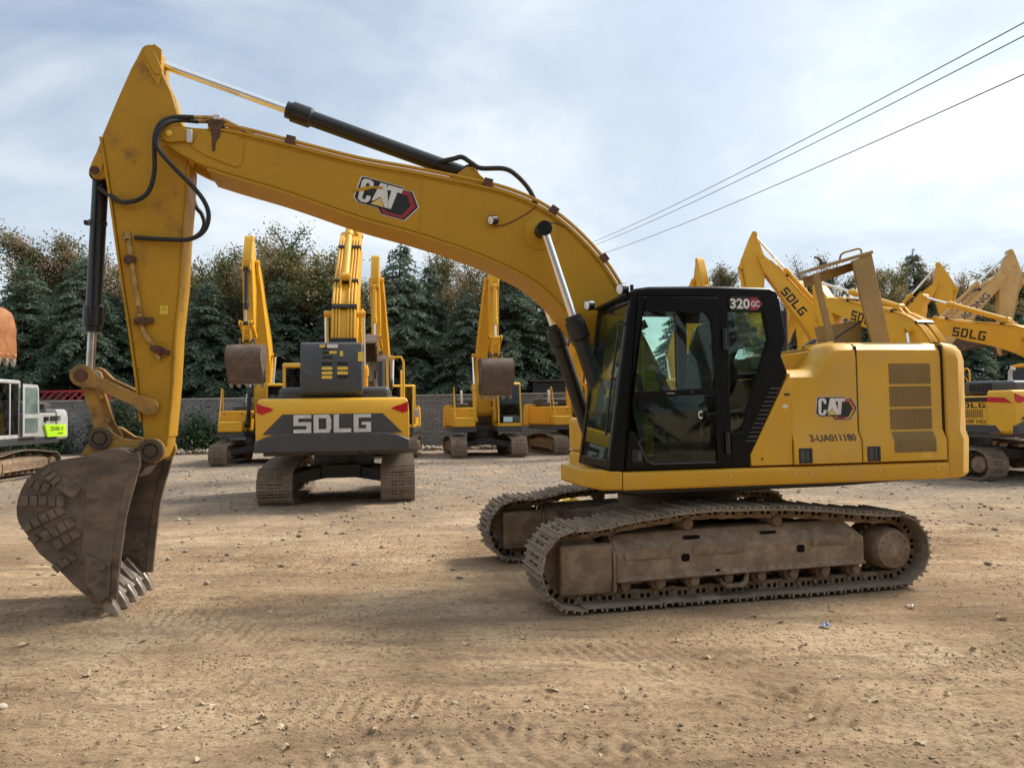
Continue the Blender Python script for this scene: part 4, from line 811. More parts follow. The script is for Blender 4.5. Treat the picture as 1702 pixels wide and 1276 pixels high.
# wiper, A-pillar rubber, rear vent slats, lamps
m = MB(); m.tube([(wz(1.55)+.02, 1.22, 1.55), (wz(2.0)+.03, 1.22, 2.0), (wz(2.58)+.03, 1.24, 2.58)], .012); m.box(wz(2.6)-.05, wz(2.6)+.05, 1.22, 1.36, 2.585, 2.605); m.build('wiper', 'black', cab_o)
m = MB(); m.tube([(wz(1.35)+.004, Y1-.04, 1.35), (wz(2.75)+.004, Y1-.04, 2.75)], .014, 6); m.build('pillar_seal', 'dark_grey', cab_o)
for i in range(13):
    t = i/12; x = -.175-.27*t; z = 1.475+.50*t
    m = MB(); m.box(x-.05, x+.05, Y1-.006, Y1+.008, z-.006, z+.006); m.build('vent_slat', 'dark_grey', cab_o)
def worklamp(o3, par, d=(1, .35, -.1), r=.055):
    d = Vector(d).normalized(); o3 = Vector(o3); q = MB().lathe([(r*.6, -.07), (r*.95, -.06), (r, -.01), (r, .012), (r*.92, .014)], o3, d, 18).build('work_lamp', 'black', par)
    MB().lathe([(r*.9, .013), (r*.7, .018), (.002, .02)], o3, d, 18).build('lens', 'lamp_lens', q)
worklamp((1.06, 1.27, 2.935), cab_o); worklamp((1.13, .42, 2.90), cab_o); 
m = MB(); m.tube([(1.0, .42, 2.86), (1.11, .42, 2.87)], .012); m.tube([(.98, 1.27, 2.93), (1.03, 1.27, 2.93)], .012); m.tube([(1.03, .40, 2.865), (1.05, 1.35, 2.872)], .016); m.build('lamp_bracket', 'black', cab_o)
# interior
m = MB(); m.loft([[(.20, .62, 1.70), (.20, 1.12, 1.70), (.62, 1.10, 1.74), (.62, .64, 1.74)], [(.20, .62, 1.82), (.20, 1.12, 1.82), (.62, 1.10, 1.84), (.62, .64, 1.84)]]); m.loft([[(.22, .64, 1.80), (.22, 1.10, 1.80), (.08, 1.10, 1.80), (.08, .64, 1.80)], [(.10, .66, 2.42), (.10, 1.08, 2.42), (-.02, 1.08, 2.42), (-.02, .66, 2.42)], [(.06, .74, 2.66), (.06, 1.0, 2.66), (-.04, 1.0, 2.66), (-.04, .74, 2.66)]]); m.box(.15, .55, .7, 1.05, 1.25, 1.70)
m.build('seat', 'seat', cab_o, .04)
for y in (.58, 1.16):
    m = MB(); m.box(.10, .66, y-.06, y+.06, 1.80, 1.92); m.cyl((.60, y, 1.92), (.63, y, 2.06), .03); m.lathe([(.02, 0), (.035, .03), (.03, .10), (.012, .12)], (.63, y, 2.05), (0.1, 0, 1), 12); m.build('console', 'seat', cab_o, .015)
m = MB(); m.tube([(.13, 1.05, 1.95), (.22, 1.2, 2.02), (.30, 1.22, 2.25), (.42, 1.2, 2.34)], .014); m.build('arm_bar', 'rubber', cab_o)
m = MB(); m.box(.88, .93, .42, .62, 1.95, 2.13); m.box(.86, .88, .45, .6, 1.6, 2.0); m.build('monitor', 'dark_grey', cab_o, .008)
for y in (.70, .95): m = MB(); m.tube([(.95, y, 1.25), (.90, y, 1.50), (.82, y, 1.62)], .012); m.box(.86, 1.0, y-.05, y+.05, 1.30, 1.33); m.build('pedal', 'dark_steel', cab_o)
MB().box(.55, 1.0, .45, .52, 1.30, 1.95).build('side_console', 'tan_interior', cab_o, .02)

# --- writing and logos on the near side (viewer's right is -X)
RX, UZ = Vector((-1, 0, 0)), Vector((0, 0, 1))
CAT_BACK = [(.02, .32), (.06, .98), (.14, 1.0), (.70, 1.0), (.72, .92), (.86, .94), (1.0, .52), (.84, .02), (.48, .02), (.40, .18), (.10, .18)]
CAT_HEX = [(.72, .92), (.84, .90), (.965, .52), (.82, .055), (.50, .055), (.44, .18), (.50, .18), (.54, .13), (.78, .13), (.885, .50), (.80, .78), (.72, .78)]
CAT_C = [(.10, .94), (.20, .96), (.255, .90), (.265, .72), (.205, .72), (.20, .82), (.175, .85), (.15, .82), (.135, .36), (.155, .31), (.185, .33), (.20, .46), (.262, .46), (.255, .32), (.215, .23), (.12, .225), (.075, .30), (.075, .84)]
CAT_A = [(.355, .95), (.455, .95), (.565, .24), (.50, .24), (.405, .53), (.31, .35), (.285, .35)]
CAT_T = [(.475, .95), (.71, .95), (.71, .80), (.638, .80), (.60, .24), (.572, .24), (.535, .44), (.545, .80), (.475, .80)]
CAT_TRI = [(.405, .50), (.49, .24), (.28, .24)]
def cat_logo(O, rx, uy, wd, ht, par, worn=False):
    rx, uy = Vector(rx).normalized()*wd, Vector(uy).normalized()*ht
    ins = lambda P, k: [(.5+(x-.5)*k, .52+(y-.52)*k) for x, y in P]
    lo = place2d(MB(), [ins(CAT_BACK, 1.035)], O, rx, uy, .0, .002).build('logo', 'decal_white', par)
    for P, mt, h in ((CAT_BACK, 'decal_black', .0035), (CAT_HEX, 'decal_red_worn' if worn else 'decal_red', .005), (CAT_C, 'decal_white', .0062), (CAT_A, 'decal_white', .0062), (CAT_T, 'decal_white', .0064), (CAT_TRI, 'decal_gold', .0065)):
        place2d(MB(), [P], O, rx, uy, .001, h).build('logo_piece', mt, par)
an = R(13.5); bx, bz = Vector((-math.cos(an), 0, -math.sin(an))), Vector((-math.sin(an), 0, math.cos(an)))
cat_logo(Vector((3.575, .271, 3.905)), bx, bz, .66, .335, bo)
place2d(MB(), [[(0, 0), (.1, .03), (.2, .09), (.29, .10), (.29, .13), (.15, .10), (.06, .055)]], Vector((3.56, .271, 4.06)), bx, bz, .004, .0082).build('paint_scrape', 'cat_yellow', bo)
cat_logo(Vector((-.885, 1.356, 1.655)), RX, UZ, .46, .23, d1, True)
font_word('3-UA011180', (-.80, 1.402, 1.450), RX, Vector((0, -.447, .894)), .50, .075, 'decal_black', d1, 'serial_number', .012, h1=.006)
b = place2d(MB(), [[(0, .03), (.03, 0), (.30, 0), (.36, .07), (.30, .14), (.03, .14), (0, .11)]], Vector((.012, Y1, 2.725)), RX, UZ, 0, .0025).build('model_badge', 'decal_black', cab_o)
place2d(MB(), [[(.22, .012), (.292, .012), (.345, .07), (.292, .128), (.22, .128)]], Vector((.012, Y1, 2.725)), RX, UZ, .001, .0042).build('badge_red', 'decal_red', cab_o)
font_word('320', (.002, Y1+.0035, 2.744), RX, UZ, .205, .10, 'decal_white', cab_o, 'model_number', .035)
font_word('GC', (-.215, Y1+.0035, 2.762), RX, UZ, .09, .062, 'decal_white', cab_o, 'model_letters', .03)
font_word('C', (.358, Y1, 1.695), RX, UZ, .042, .078, 'decal_white', door, 'door_letter', .03)
place2d(MB(), [arc(-.0, 0, 1, 0, 360, 16)[:-1]], Vector((-.545, 1.385, 1.80)), RX*.03, UZ*.018, 0, .002).build('sticker', 'decal_white', cat)
MB().lathe([(.012, 0), (.010, .005), (.002, .006)], (-.29, 1.384, 1.30), (0, 1, 0), 10).build('bolt', 'rust', cat)
MB().box(-.60, -.54, 1.384, 1.388, 1.905, 1.925).build('keyhole', 'decal_black', cat)

# --- arm details
nose2 = [(4.62, 4.50), (4.98, 4.53), (5.0, 4.36), (4.90, 4.30), (4.62, 4.25), (4.50, 4.33), (4.53, 4.47)]
plate = [(5.02, 4.60), (4.83, 4.60), (4.66, 4.565), (4.605, 4.50), (4.63, 4.285), (4.69, 4.255), (4.98, 4.36), (5.10, 4.44)]
MB().prism(plate, .2715, .283).build('nose_plate', 'cat_yellow', bo, .005)
m = MB(); m.prism(arc(T0[0], T0[1], .085, 85, -95, 10)+[(5.12, 4.49), (5.12, 4.605)], .284, .302); m.build('pin_keeper', 'cat_yellow', bo, .005)
MB().lathe([(.03, 0), (.03, .012), (.014, .016)], (5.30, .302, 4.55), (0, 1, 0), 14).build('grease_cap', 'decal_yellow', bo)
m = MB(); m.box(5.085, 5.14, .284, .315, 4.47, 4.60); m.build('retainer', 'grey_silver', bo, .008)
m = MB(); m.box(4.80, 4.95, .15, .27, 4.66, 4.72); m.prism([(4.93, 4.66), (4.82, 4.66), (4.83, 4.55), (4.87, 4.50), (4.88, 4.40), (4.905, 4.40), (4.91, 4.55)], .284, .292); m.build('pipe_bracket', 'rust', bo, .004)
m = MB(); m.box(4.83, 4.90, .14, .28, 4.725, 4.775); m.build('pipe_clamp', 'grey_silver', bo, .006)
for y, z in ((.245, 4.745), (.165, 4.735)):
    m = MB(); m.tube(catmull([(5.08, y, z), (4.90, y, z+.005), (4.80, y, z-.015), (4.6, y, z-.11), (4.42, y, z-.20)], 4), .021); m.build('hydraulic_pipe', 'pipe_worn', bo)
def hose(pts, name='hydraulic_hose', r=.024, mt='rubber', rib=True):
    P = [Vector(p) for p in catmull(pts, 10)]; L_ = [0]
    for a, b_ in zip(P, P[1:]): L_.append(L_[-1]+(b_-a).length)
    n = int(L_[-1]/.0125); Q = []
    for k in range(n+1):
        d = L_[-1]*k/n; i = min(max(np.searchsorted(L_, d)-1, 0), len(P)-2); Q.append(P[i].lerp(P[i+1], (d-L_[i])/max(L_[i+1]-L_[i], 1e-6)))
    rr = [r*(1.0 if (not rib or k % 2) else .84) for k in range(len(Q))]
    return MB().tube(Q, rr, 10).build(name, mt, cat, ang=80)
hose([(5.08, .245, 4.745), (5.262, .28, 4.72), (5.371, .32, 4.64), (5.42, .33, 4.50), (5.429, .31, 4.332), (5.439, .28, 4.165), (5.492, .25, 3.997), (5.599, .23, 3.905), (5.75, .20, 3.885), (5.87, .16, 3.956), (5.99, .10, 4.045)])
hose([(5.06, .165, 4.735), (5.237, .28, 4.69), (5.355, .345, 4.60), (5.399, .35, 4.453), (5.36, .35, 4.339), (5.222, .34, 4.179), (5.067, .33, 4.019), (4.966, .31, 3.873), (4.939, .29, 3.741), (4.989, .27, 3.606), (5.129, .25, 3.527), (5.359, .215, 3.528), (5.639, .18, 3.545)])
hose([(5.10, -.30, 4.60), (5.28, -.34, 4.45), (5.19, -.30, 4.034), (5.116, -.28, 3.912), (5.091, -.26, 3.788), (5.166, -.22, 3.661), (5.40, -.18, 3.56)])
hose([(2.64, .10, 4.47), (2.50, .12, 4.50), (2.406, .13, 4.52), (2.30, .15, 4.45), (2.205, .16, 4.40), (1.962, .18, 4.40), (1.832, .20, 4.33), (1.70, .22, 4.18), (1.62, .22, 4.02)], r=.026, rib=False)
m = MB(); m.tube(catmull([(5.70, .178, 3.57), (5.685, .178, 3.432), (5.646, .178, 3.15), (5.583, .178, 2.752), (5.552, .178, 2.619), (5.475, .178, 2.487), (5.413, .178, 2.345)], 4), .021); m.cyl((5.71, .178, 3.52), (5.71, .178, 3.60), .034); m.build('hydraulic_pipe', 'pipe_worn', so)
for x, z, a, l in ((5.690, 3.326, 8, .06), (5.570, 2.728, 5, .10), (5.42, 2.446, -18, .10)):
    M_ = Matrix.Translation((x, .175, z)) @ Matrix.Rotation(R(a), 4, 'Y'); m = MB(); m.box(-l, l*.75, -.02, .03, -.028, .028, M_); m.box(-.03, .03, -.02, .042, -.04, .04, M_); m.cyl((x+.03, .20, z), (x+.03, .225, z), .018, n=8); m.build('pipe_clamp', 'rust', so, .006)
st = place2d(MB(), [[(0, 0), (.07, 0), (.07, .085), (0, .085)]], Vector((5.415, .156, 2.80)), RX, UZ, 0, .002).build('sticker', 'decal_yellow', so)
place2d(MB(), [[(.012, .04), (.058, .04), (.035, .078)]], Vector((5.415, .156, 2.80)), RX, UZ, .001, .0035).build('sticker_print', 'decal_black', so)
place2d(MB(), [[(.019, .044), (.051, .044), (.035, .071)]], Vector((5.415, .156, 2.80)), RX, UZ, .001, .0045).build('sticker_print', 'decal_yellow', so)
MB().prism([(5.40, 5.44), (5.47, 5.49), (5.555, 5.44), (5.58, 5.33), (5.43, 5.05), (5.405, 5.24)], .156, .168).build('head_plate', 'cat_yellow', so, .005)
m = MB(); m.prism(arc(5.507, 5.385, .05, 156, -24, 8)+arc(5.435, 5.22, .042, -24, -204, 6), .1685, .182); m.build('pin_keeper', 'cat_yellow', so, .004)
m = MB(); m.prism(arc(6.005, 4.195, .055, 196, 376, 8)+arc(5.965, 4.33, .045, 16, 196, 8), .151, .168); m.build('pin_keeper', 'cat_yellow', so, .004)
MB().prism([(5.66, 2.535), (5.29, 2.535), (5.29, 2.52), (5.66, 2.52)], .155, .160).build('weld_seam', 'cat_yellow', so)
MB().prism([(2.845, 4.26), (2.83, 4.26), (2.875, 3.64), (2.89, 3.64)], .2705, .275).build('weld_seam', 'cat_yellow', bo)
m = MB(); m.lathe([(.19, 0), (.185, .012), (.15, .014), (.11, .028)], (1.592, .27, 3.70), (0, 1, 0), 32); m.build('pin_boss', 'cat_yellow', bo)
worklamp((2.13, .32, 3.80), bo, (1, .6, -.25), .05)
m = MB(); m.tube(catmull([(2.09, .285, 3.745), (1.98, .277, 3.77), (1.87, .277, 3.82), (1.75, .277, 3.89), (1.64, .277, 3.97)], 4), .006, 6); m.tube(catmull([(1.55, .36, 3.77), (1.48, .29, 3.80), (1.40, .277, 3.80), (1.25, .277, 3.72)], 4), .006, 6); m.build('cable', 'rust', bo)
m = MB(); m.tube([(6.02, .085, 4.10), (6.045, .085, 3.5), (6.06, .085, 2.80)], .016); m.build('cylinder_pipe', 'black', cat)
m = MB(); 
for z in (3.72,): m.lathe([(.082, -.02), (.088, -.015), (.088, .015), (.082, .02)], (6.035, 0, z), (0.02, 0, -1), 16); m.box(6.03, 6.15, -.03, .03, z-.02, z+.02)
m.build('cylinder_band', 'black', cat)
# wear blocks on the bucket flank
Wb = .60
for x, z, a, l, wd, nseg in ((6.205, 1.279, 48, .17, .095, 3), (6.066, 1.173, 40, .20, .12, 1), (6.315, 1.205, 22, .21, .095, 3), (6.27, 1.063, 3, .37, .10, 5), (6.262, .912, -26, .37, .10, 5), (6.147, .805, -28, .29, .10, 4), (6.075, .715, -30, .24, .10, 3), (6.315, .765, -45, .16, .09, 2), (6.055, .535, -38, .12, .09, 2), (6.135, .485, -40, .11, .09, 2)):
    # angle given as seen from the near side (viewer's right is -X)
    l *= .98; wd *= .88; c, s = math.cos(R(a)), math.sin(R(a)); m = MB()
    for k in range(nseg):
        sl = l/nseg; x0 = -l/2+k*sl; jt = [random.uniform(-.006, .006) for _ in range(4)]; pts = [(x0+.004, -wd/2+jt[0]), (x0+sl-.004, -wd/2+jt[1]), (x0+sl-.004, wd/2+jt[2]), (x0+.004, wd/2+jt[3])]
        q = [(x+(-(u*c+v*s)), z+(-u*s+v*c)) for u, v in pts]
        m.prism(q, Wb+.013, Wb+.030+random.uniform(-.006, .006), taper=[(x+(-((u*.94)*c+(v*.8)*s)), z+(-(u*.94)*s+(v*.8)*c)) if 0 else (sum(t[0] for t in q)/4+(qq[0]-sum(t[0] for t in q)/4)*.90, sum(t[1] for t in q)/4+(qq[1]-sum(t[1] for t in q)/4)*.90) for qq, (u, v) in zip(q, pts)])
    pts = [(-l/2, -wd/2), (l/2, -wd/2), (l/2, wd/2), (-l/2, wd/2)]; m.prism([(x+(-(u*c+v*s)), z+(-u*s+v*c)) for u, v in pts], Wb+.001, Wb+.014)
    m.build('wear_block', 'bucket_mud', bk)
MB().prism([(5.893, 1.462), (5.60, 1.495), (5.553, 1.47), (5.54, 1.38), (5.573, 1.248), (5.623, 1.065), (5.663, .881), (5.692, .639), (5.711, .472), (5.726, .26), (5.979, .367)], Wb+.0005, Wb+.011).build('reinforcing_plate', 'bucket_steel', bk, .003)
# ------------------------------------------------------------------ the other machines of the yard
def rearx(y): return -2.78+.13*(y/1.42)**2
def rear_strip(ys, z0, z1, off, th=.03):
    m = MB(); m.loft([[(rearx(y)-off, y, a), (rearx(y)-off, y, b), (rearx(y)-off+th, y, b), (rearx(y)-off+th, y, a)] for y, a, b in zip(ys, z0, z1)]); return m
def yard_excavator(label, loc, fwd, pose, body='sd_yellow', arm=None, dark='dark_grey', separate=True, letters=True, rear=True, side=True, bucket='bucket_far', cyl=None, rail='sd_yellow', W=.31, name='excavator', open_bucket=1., cab_col=None, group=None, tooth='tooth_steel', rod='chrome', box=True, with_bucket=True, label2=None, hood=True, detail=1):
    arm = arm or body
    t = thing(name, label, 'excavator', (loc[0], loc[1], 0), math.atan2(fwd[1], fwd[0]), group)
    for s in (1, -1): crawler(t, s*1.19, 0, W, separate=separate, near=s, detail=detail, mats=('mud_shoe', 'mud_steel', 'mud_dark'))
    m = MB(); m.lathe([(.66, .58), (.66, 1.0)], (0, 0, 0), (0, 0, 1), 24)
    for sx in (1, -1):
        for sy in (1, -1): m.loft([[(sx*.2, sy*.30, .45), (sx*.8, sy*.25, .45), (sx*.8, sy*.25, .70), (sx*.2, sy*.30, .74)], [(sx*.6, sy*1.06, .34), (sx*1.14, sy*1.04, .34), (sx*1.14, sy*1.04, .56), (sx*.6, sy*1.06, .58)]])
    m.box(-.9, .9, -.4, .4, .45, .72); m.build('undercarriage_frame', 'black', t)
    bo, so, bk = build_arm(t, pose, arm, arm, cyl or arm, rod, bucket, w=open_bucket, tooth=tooth, with_bucket=with_bucket)
    # deck
    m = MB(); m.box(-2.2, 1.35, -1.36, -.42, 1.0, 1.19); m.box(-2.2, 1.62, .38, 1.36, 1.0, 1.19); m.box(-2.2, .3, -.5, .5, 1.0, 1.2); m.build('deck_frame', dark, t, .01)
    # right-hand housing with step box and rail, rear body
    m = MB(); m.box(-1.95, .95, -1.36, -.44, 1.195, 1.98); hs = m.build('right_housing', body, t, .05)
    m = MB(); m.box(.96, 1.42, -1.33, -.47, 1.195, 1.58); m.build('step_box', body, hs, .05)
    m = MB()
    for x, z in ((.952, 1.85), (.952, 1.42)):
        for y in (-1.22, -.58): m.cyl((x, y, z), (x+.012, y, z), .022, n=8)
    m.build('bolt', 'dark_steel', hs)
    m = MB(); m.tube([(1.40, -1.28, 1.58), (1.40, -1.28, 1.22), (1.41, -1.28, 1.5), (1.05, -1.28, 2.72), (.98, -1.28, 2.80), (.90, -1.28, 2.78), (.86, -1.28, 2.70), (.86, -1.28, 1.98)], .022); m.build('hand_rail', rail, t)
    m = MB(); m.box(-1.95, .25, .46, 1.36, 1.195, 1.98); ls = m.build('left_housing', body, t, .04)
    m = MB(); m.box(-1.94, -.42, -.46, .46, 1.195, 1.90); m.build('engine_bay', dark, t)
    if hood:
        m = MB(); m.loft([[(-2.35, y*1.0, 2.0) , (-2.35, y*1.0, 2.32), (-1.0, y*1.0, 2.36), (-1.0, y*1.0, 2.0)] for y in (-1.05, 1.05)]); m.build('engine_hood', dark, t, .09, seg=3)
        m = MB()
        for i in range(9): m.box(-1.2-.07*i-.022, -1.2-.07*i+.02, 1.045, 1.062, 2.09, 2.28)
        m.build('hood_slot', 'decal_black', t)
    m = MB(); m.cyl((-.75, -.80, 2.0), (-.75, -.80, 2.42), .06); m.tube([(-.75, -.80, 2.40), (-.75, -.80, 2.60), (-.80, -.80, 2.68), (-.88, -.80, 2.68)], .045); m.build('exhaust_pipe', 'grey_silver', t)
    m = MB(); m.box(-.62, -.10, -1.2, -.6, 1.98, 2.16); m.build('cover', dark, t, .05)
    # counterweight
    ys = np.linspace(-1.42, 1.42, 15)
    prof = [(1.10, .10), (1.16, .0), (1.80, .0), (2.0, .03), (2.07, .07), (2.10, .14)]
    m = MB(); secs = []
    for z, i in prof: secs.append([(-1.94, -1.42+i*.6, z)]+[(rearx(y)+i*(1 if abs(y) < 1.40 else 1), y*(1-i*.4), z) for y in ys]+[(-1.94, 1.42-i*.6, z)])
    m.loft(secs); cw = m.build('counterweight', body, t, .015)
    if rear:
        y2 = np.array([-1.28, -1.12, -.92, -.6, -.3, 0, .3, .6, .92, 1.12, 1.28]); z1 = np.where(np.abs(y2) <= .93, 1.80, 1.80-(np.abs(y2)-.92)/.36*.36)
        rear_strip(y2, [1.43]*11, z1, .012).build('dark_panel', dark, cw)
        y3 = np.linspace(-1.435, 1.435, 13); rear_strip(y3, [1.09]*13, [1.30 if abs(q) > 1.4 else 1.40 if abs(q) > 1.1 else 1.445 for q in y3], .05, .12).build('bumper_band', 'dark_grey', cw, .03)
        for s in (1, -1):
            yy = [s*1.40, s*1.30, s*1.16, s*1.10]; rear_strip(yy, [1.84, 1.80, 1.86, 1.89], [2.02, 1.97, 1.93, 1.90], .008).build('tail_lamp', 'red_lamp', cw)
        if letters:
            for k, ch in enumerate('SDLG'):
                y = .71-k*.365; wl = .32; x = rearx(y-.16)-.016
                polys = [[(a*wl, b_*.34), (c*wl, b_*.34), (c*wl, d*.34), (a*wl, d*.34)] for a, b_, c, d in glyph_rects(ch)]
                place2d(MB(), polys, (x, y, 1.45), (0, -1, 0), (0, 0, 1), .0, .03).build('letter', 'grey_silver', cw)
    if side:
        for s in (1,):
            y = 1.422
            MB().prism([(-2.30, 1.12), (-1.30, 1.12), (-1.30, 1.30), (-2.16, 1.30)], 1.36, y+.004).build('side_skirt', dark, cw, .01)
            MB().prism([(-1.93, 1.30), (-.35, 1.30), (-.35, 1.96), (-1.93, 1.96)], 1.36, y-.012).build('side_door', body, ls, .01)
            MB().prism([(-2.60, 1.80), (-2.40, 1.93), (-1.96, 1.95), (-1.96, 1.84)], y-.03, y+.003).build('red_stripe', 'red_lamp', cw)
            MB().prism([(-1.93, 1.84), (-1.93, 1.95), (-1.0, 1.95), (-1.0, 1.84)], y-.03, y-.008).build('vent', 'black', ls)
            block_word('SDLG', (-1.10, y-.012, 1.70), (-1, 0, 0), (0, 0, 1), .80, .115, .04, 'decal_black', ls, .001, .004)
            m = MB()
            for i in range(11): m.box(-1.25-i*.055-.03, -1.25-i*.055, y-.012, y-.008, 1.47, 1.66)
            m.build('side_grille', 'grille_brown', ls)
            font_word('E6210F HD', (-1.10, y-.012, 1.34), (-1, 0, 0), (0, 0, 1), .80, .085, 'decal_black', ls, 'model_number', .02)
    if letters:
        a, b_ = pose.tb((3.95, 4.08)), pose.tb((2.75, 3.82)); d = Vector((b_[0]-a[0], 0, b_[1]-a[1])).normalized(); u = Vector((d.z, 0, -d.x)); u = u if u.z*1 > 0 else -u
        up = Vector((-d.z, 0, d.x)); up = up if (Vector((*pose.tb((3.5, 4.3))[:1], 0, pose.tb((3.5, 4.3))[1]))-Vector((*pose.tb((3.5, 3.8))[:1], 0, pose.tb((3.5, 3.8))[1]))).dot(up) > 0 else -up
        block_word('SDLG', Vector((a[0], .271, a[1]))-up*.12, d, up, 1.12, .30, .055, 'decal_black', bo, .001, .004)
    # cab
    cc = cab_col or body; c0, c1 = .40, 1.36
    m = MB(); P = .07
    sidep = [(1.62, 1.2), (1.62, 1.75), (1.42, 2.86), (.30, 2.92), (.22, 2.85), (.22, 1.2)]
    for y0 in (c0, c1-P):
        m.prism([(1.62, 1.2), (1.625, 1.75), (1.44, 2.86), (1.36, 2.86), (1.545, 1.75), (1.54, 1.2)], y0, y0+P)
        m.prism([(.30, 1.2), (.30, 2.86), (.22, 2.86), (.22, 1.2)], y0, y0+P)
        m.prism([(.80, 1.2), (.80, 2.86), (.74, 2.86), (.74, 1.2)], y0+.002, y0+P-.002)
        m.prism([(1.54, 1.2), (1.54, 1.32), (.30, 1.32), (.30, 1.2)], y0+.004, y0+P-.004)
    m.box(1.53, 1.60, c0+P, c1-P, 1.2, 1.34); m.box(.22, .29, c0+P, c1-P, 1.2, 1.9)
    cb_ = m.build('cab', cc, t, .02); MB().prism([(1.47, 2.85), (1.42, 2.93), (1.2, 2.97), (.30, 2.97), (.21, 2.92), (.21, 2.85)], c0-.01, c1+.01).build('roof', cc, cb_, .035)
    MB().prism([(1.605, 1.345), (1.608, 1.76), (1.43, 2.84), (1.42, 2.84), (1.598, 1.76), (1.595, 1.345)], c0+P, c1-P).build('windshield', 'glass_dark', cb_)
    for y0 in (c0+.02, c1-.03): MB().prism([(1.55, 1.33), (1.55, 1.75), (1.38, 2.84), (.30, 2.84), (.30, 1.33)], y0, y0+.006).build('side_window', 'glass_dark', cb_)
    MB().box(.235, .241, c0+P, c1-P, 1.9, 2.84).build('rear_window', 'glass_dark', cb_)
    m = MB(); m.box(.45, .95, .62, 1.12, 1.25, 1.75); m.box(.40, .55, .64, 1.10, 1.75, 2.5); m.build('seat', 'seat', cb_, .04)
    if box:
        m = MB(); m.box(1.625, 1.69, c1+.0, c1+.05, 1.9, 1.93); m.box(1.64, 1.70, c1+.02, c1+.20, 1.62, 1.95); m.build('mirror', 'white', cb_, .03)
    return t, bo, so, bk, cb_, cw
def fw(a): return (math.sin(R(a)), math.cos(R(a)))     # heading: degrees clockwise from +Y
FW_SD = fw(-8.5)
sdm, sbo, sso, sbk, scab, scw = yard_excavator('yellow excavator seen from behind with big grey block letters on a dark counterweight panel', (-3.78, 16.75), FW_SD, Pose(57, -70, 20), side=False, W=.34, cyl='sd_yellow', box=False)
# engine guard box, stickers, second rail on that machine
m = MB(); bx0, bx1 = -.54, .62
secs = [(2.16, -2.50), (2.22, -2.56), (2.40, -2.58), (3.10, -2.50), (3.16, -2.46), (3.18, -2.38)]
m.loft([[(x, bx0, z), (x, bx1, z), (-1.9, bx1, z), (-1.9, bx0, z)] for z, x in secs]); gb = m.build('engine_guard', 'dark_grey', sdm, .02)
gx = lambda z: -2.583+(z-2.40)*.1143
for yc in (.12, -.17):
    for z in (2.50, 2.58, 2.67, 2.76): MB().prism([(yc-.10, z-.022), (yc-.08, z-.03), (yc+.08, z-.03), (yc+.10, z-.022), (yc+.10, z+.015), (yc+.08, z+.026), (yc-.08, z+.026), (yc-.10, z+.015)], gx(z)-.006, gx(z)+.01, 'x').build('slot', 'decal_yellow' if (z < 2.7 and (yc > 0 or z > 2.5)) else 'decal_black', gb)
for z in (2.88, 2.97, 3.06): MB().prism([(.02, z-.02), (.20, z-.02), (.20, z+.02), (.02, z+.02)], gx(z)-.006, gx(z)+.01, 'x').build('slot', 'decal_black', gb)
for y0, y1, z0, z1, mt in ((.16, .26, 3.07, 3.12, 'decal_yellow'), (-.08, .12, 3.06, 3.13, 'decal_white'), (-.06, .08, 2.95, 3.0, 'decal_yellow'), (-.18, -.12, 2.90, 3.0, 'decal_yellow'), (-.56, -.46, 2.80, 2.98, 'decal_yellow')):
    zc = (z0+z1)/2; MB().prism([(y0, z0), (y1, z0), (y1, z1), (y0, z1)], gx(zc)-.014, gx(zc)+.012, 'x').build('sticker', mt, gb)
m = MB(); m.tube([(-2.3, -.12, 3.17), (-2.3, -.12, 3.24), (-2.3, .10, 3.24), (-2.3, .10, 3.17)], .012); m.build('grab_handle', 'black', gb)
m = MB(); m.tube([(-.2, -1.33, 1.98), (-.2, -1.33, 2.95), (-.2, -1.28, 3.05), (-.2, -1.02, 3.05), (-.2, -.97, 2.95), (-.2, -.97, 1.98)], .028); m.build('hand_rail', 'sd_yellow', sdm)
m = MB(); m.cyl((-.9, -.85, 2.3), (-.9, -.85, 2.9), .08); m.build('exhaust_stack', 'dark_grey', sdm)

def facing(label, px, d, lat, ba, sa, bkt, **k):
    return yard_excavator(label, (px, d), fw(180+lat), Pose(ba, sa, bkt), rear=False, side=False, letters=False, hood=True, **k)
PL = dict(ba=66, sa=-84, bkt=95)
l1 = facing('yellow excavator holding a brown bucket up, half hidden left of the lettered one', -9.55, 28.7, -6, 73, -86, 8, cyl='black', rod='chrome_dull')
k1 = facing('yellow excavator right behind the lettered machine, white mirror on its cab', -5.5, 32.0, -4, 67, -88, 5)
m1 = facing('yellow excavator facing the camera with a pale blue paper in its windshield', -1.25, 31.2, -10, 60, -86, 8, box=False)
MB().prism([(.62, 1.38), (.98, 1.38), (.98, 1.58), (.62, 1.58)], 1.613, 1.617, 'x').build('paper_notice', 'paper', m1[4])
n1 = facing('yellow excavator by the brick wall, its right half hidden by the front cab', 2.6, 32.6, -16, 58, -84, 8, box=False)
r0 = facing('yellow excavator behind the black cab, only its raised stick above the roof', 7.3, 33.4, -12, 67, -86, 10, separate=False)
r1 = yard_excavator('yellow excavator with a steeply raised lettered boom behind the black cab roof', (11.2, 26.3), fw(-78), Pose(70, -86, 60), separate=False, rear=False, side=False)
rb = facing('yellow excavator far behind the open hood, just its boom head showing', 13.6, 39.5, -20, 68, -86, 10, separate=False)
e1 = yard_excavator('yellow and black excavator with a red stripe, its tail right of the front machine', (11.85, 19.7), fw(-17), Pose(37, -108, 30), rear=True, side=True)
r3 = yard_excavator('yellow excavator with a low lettered boom cut off by the right picture edge', (16.85, 21.75), fw(-27), Pose(31, -60, 40), separate=False, side=False)
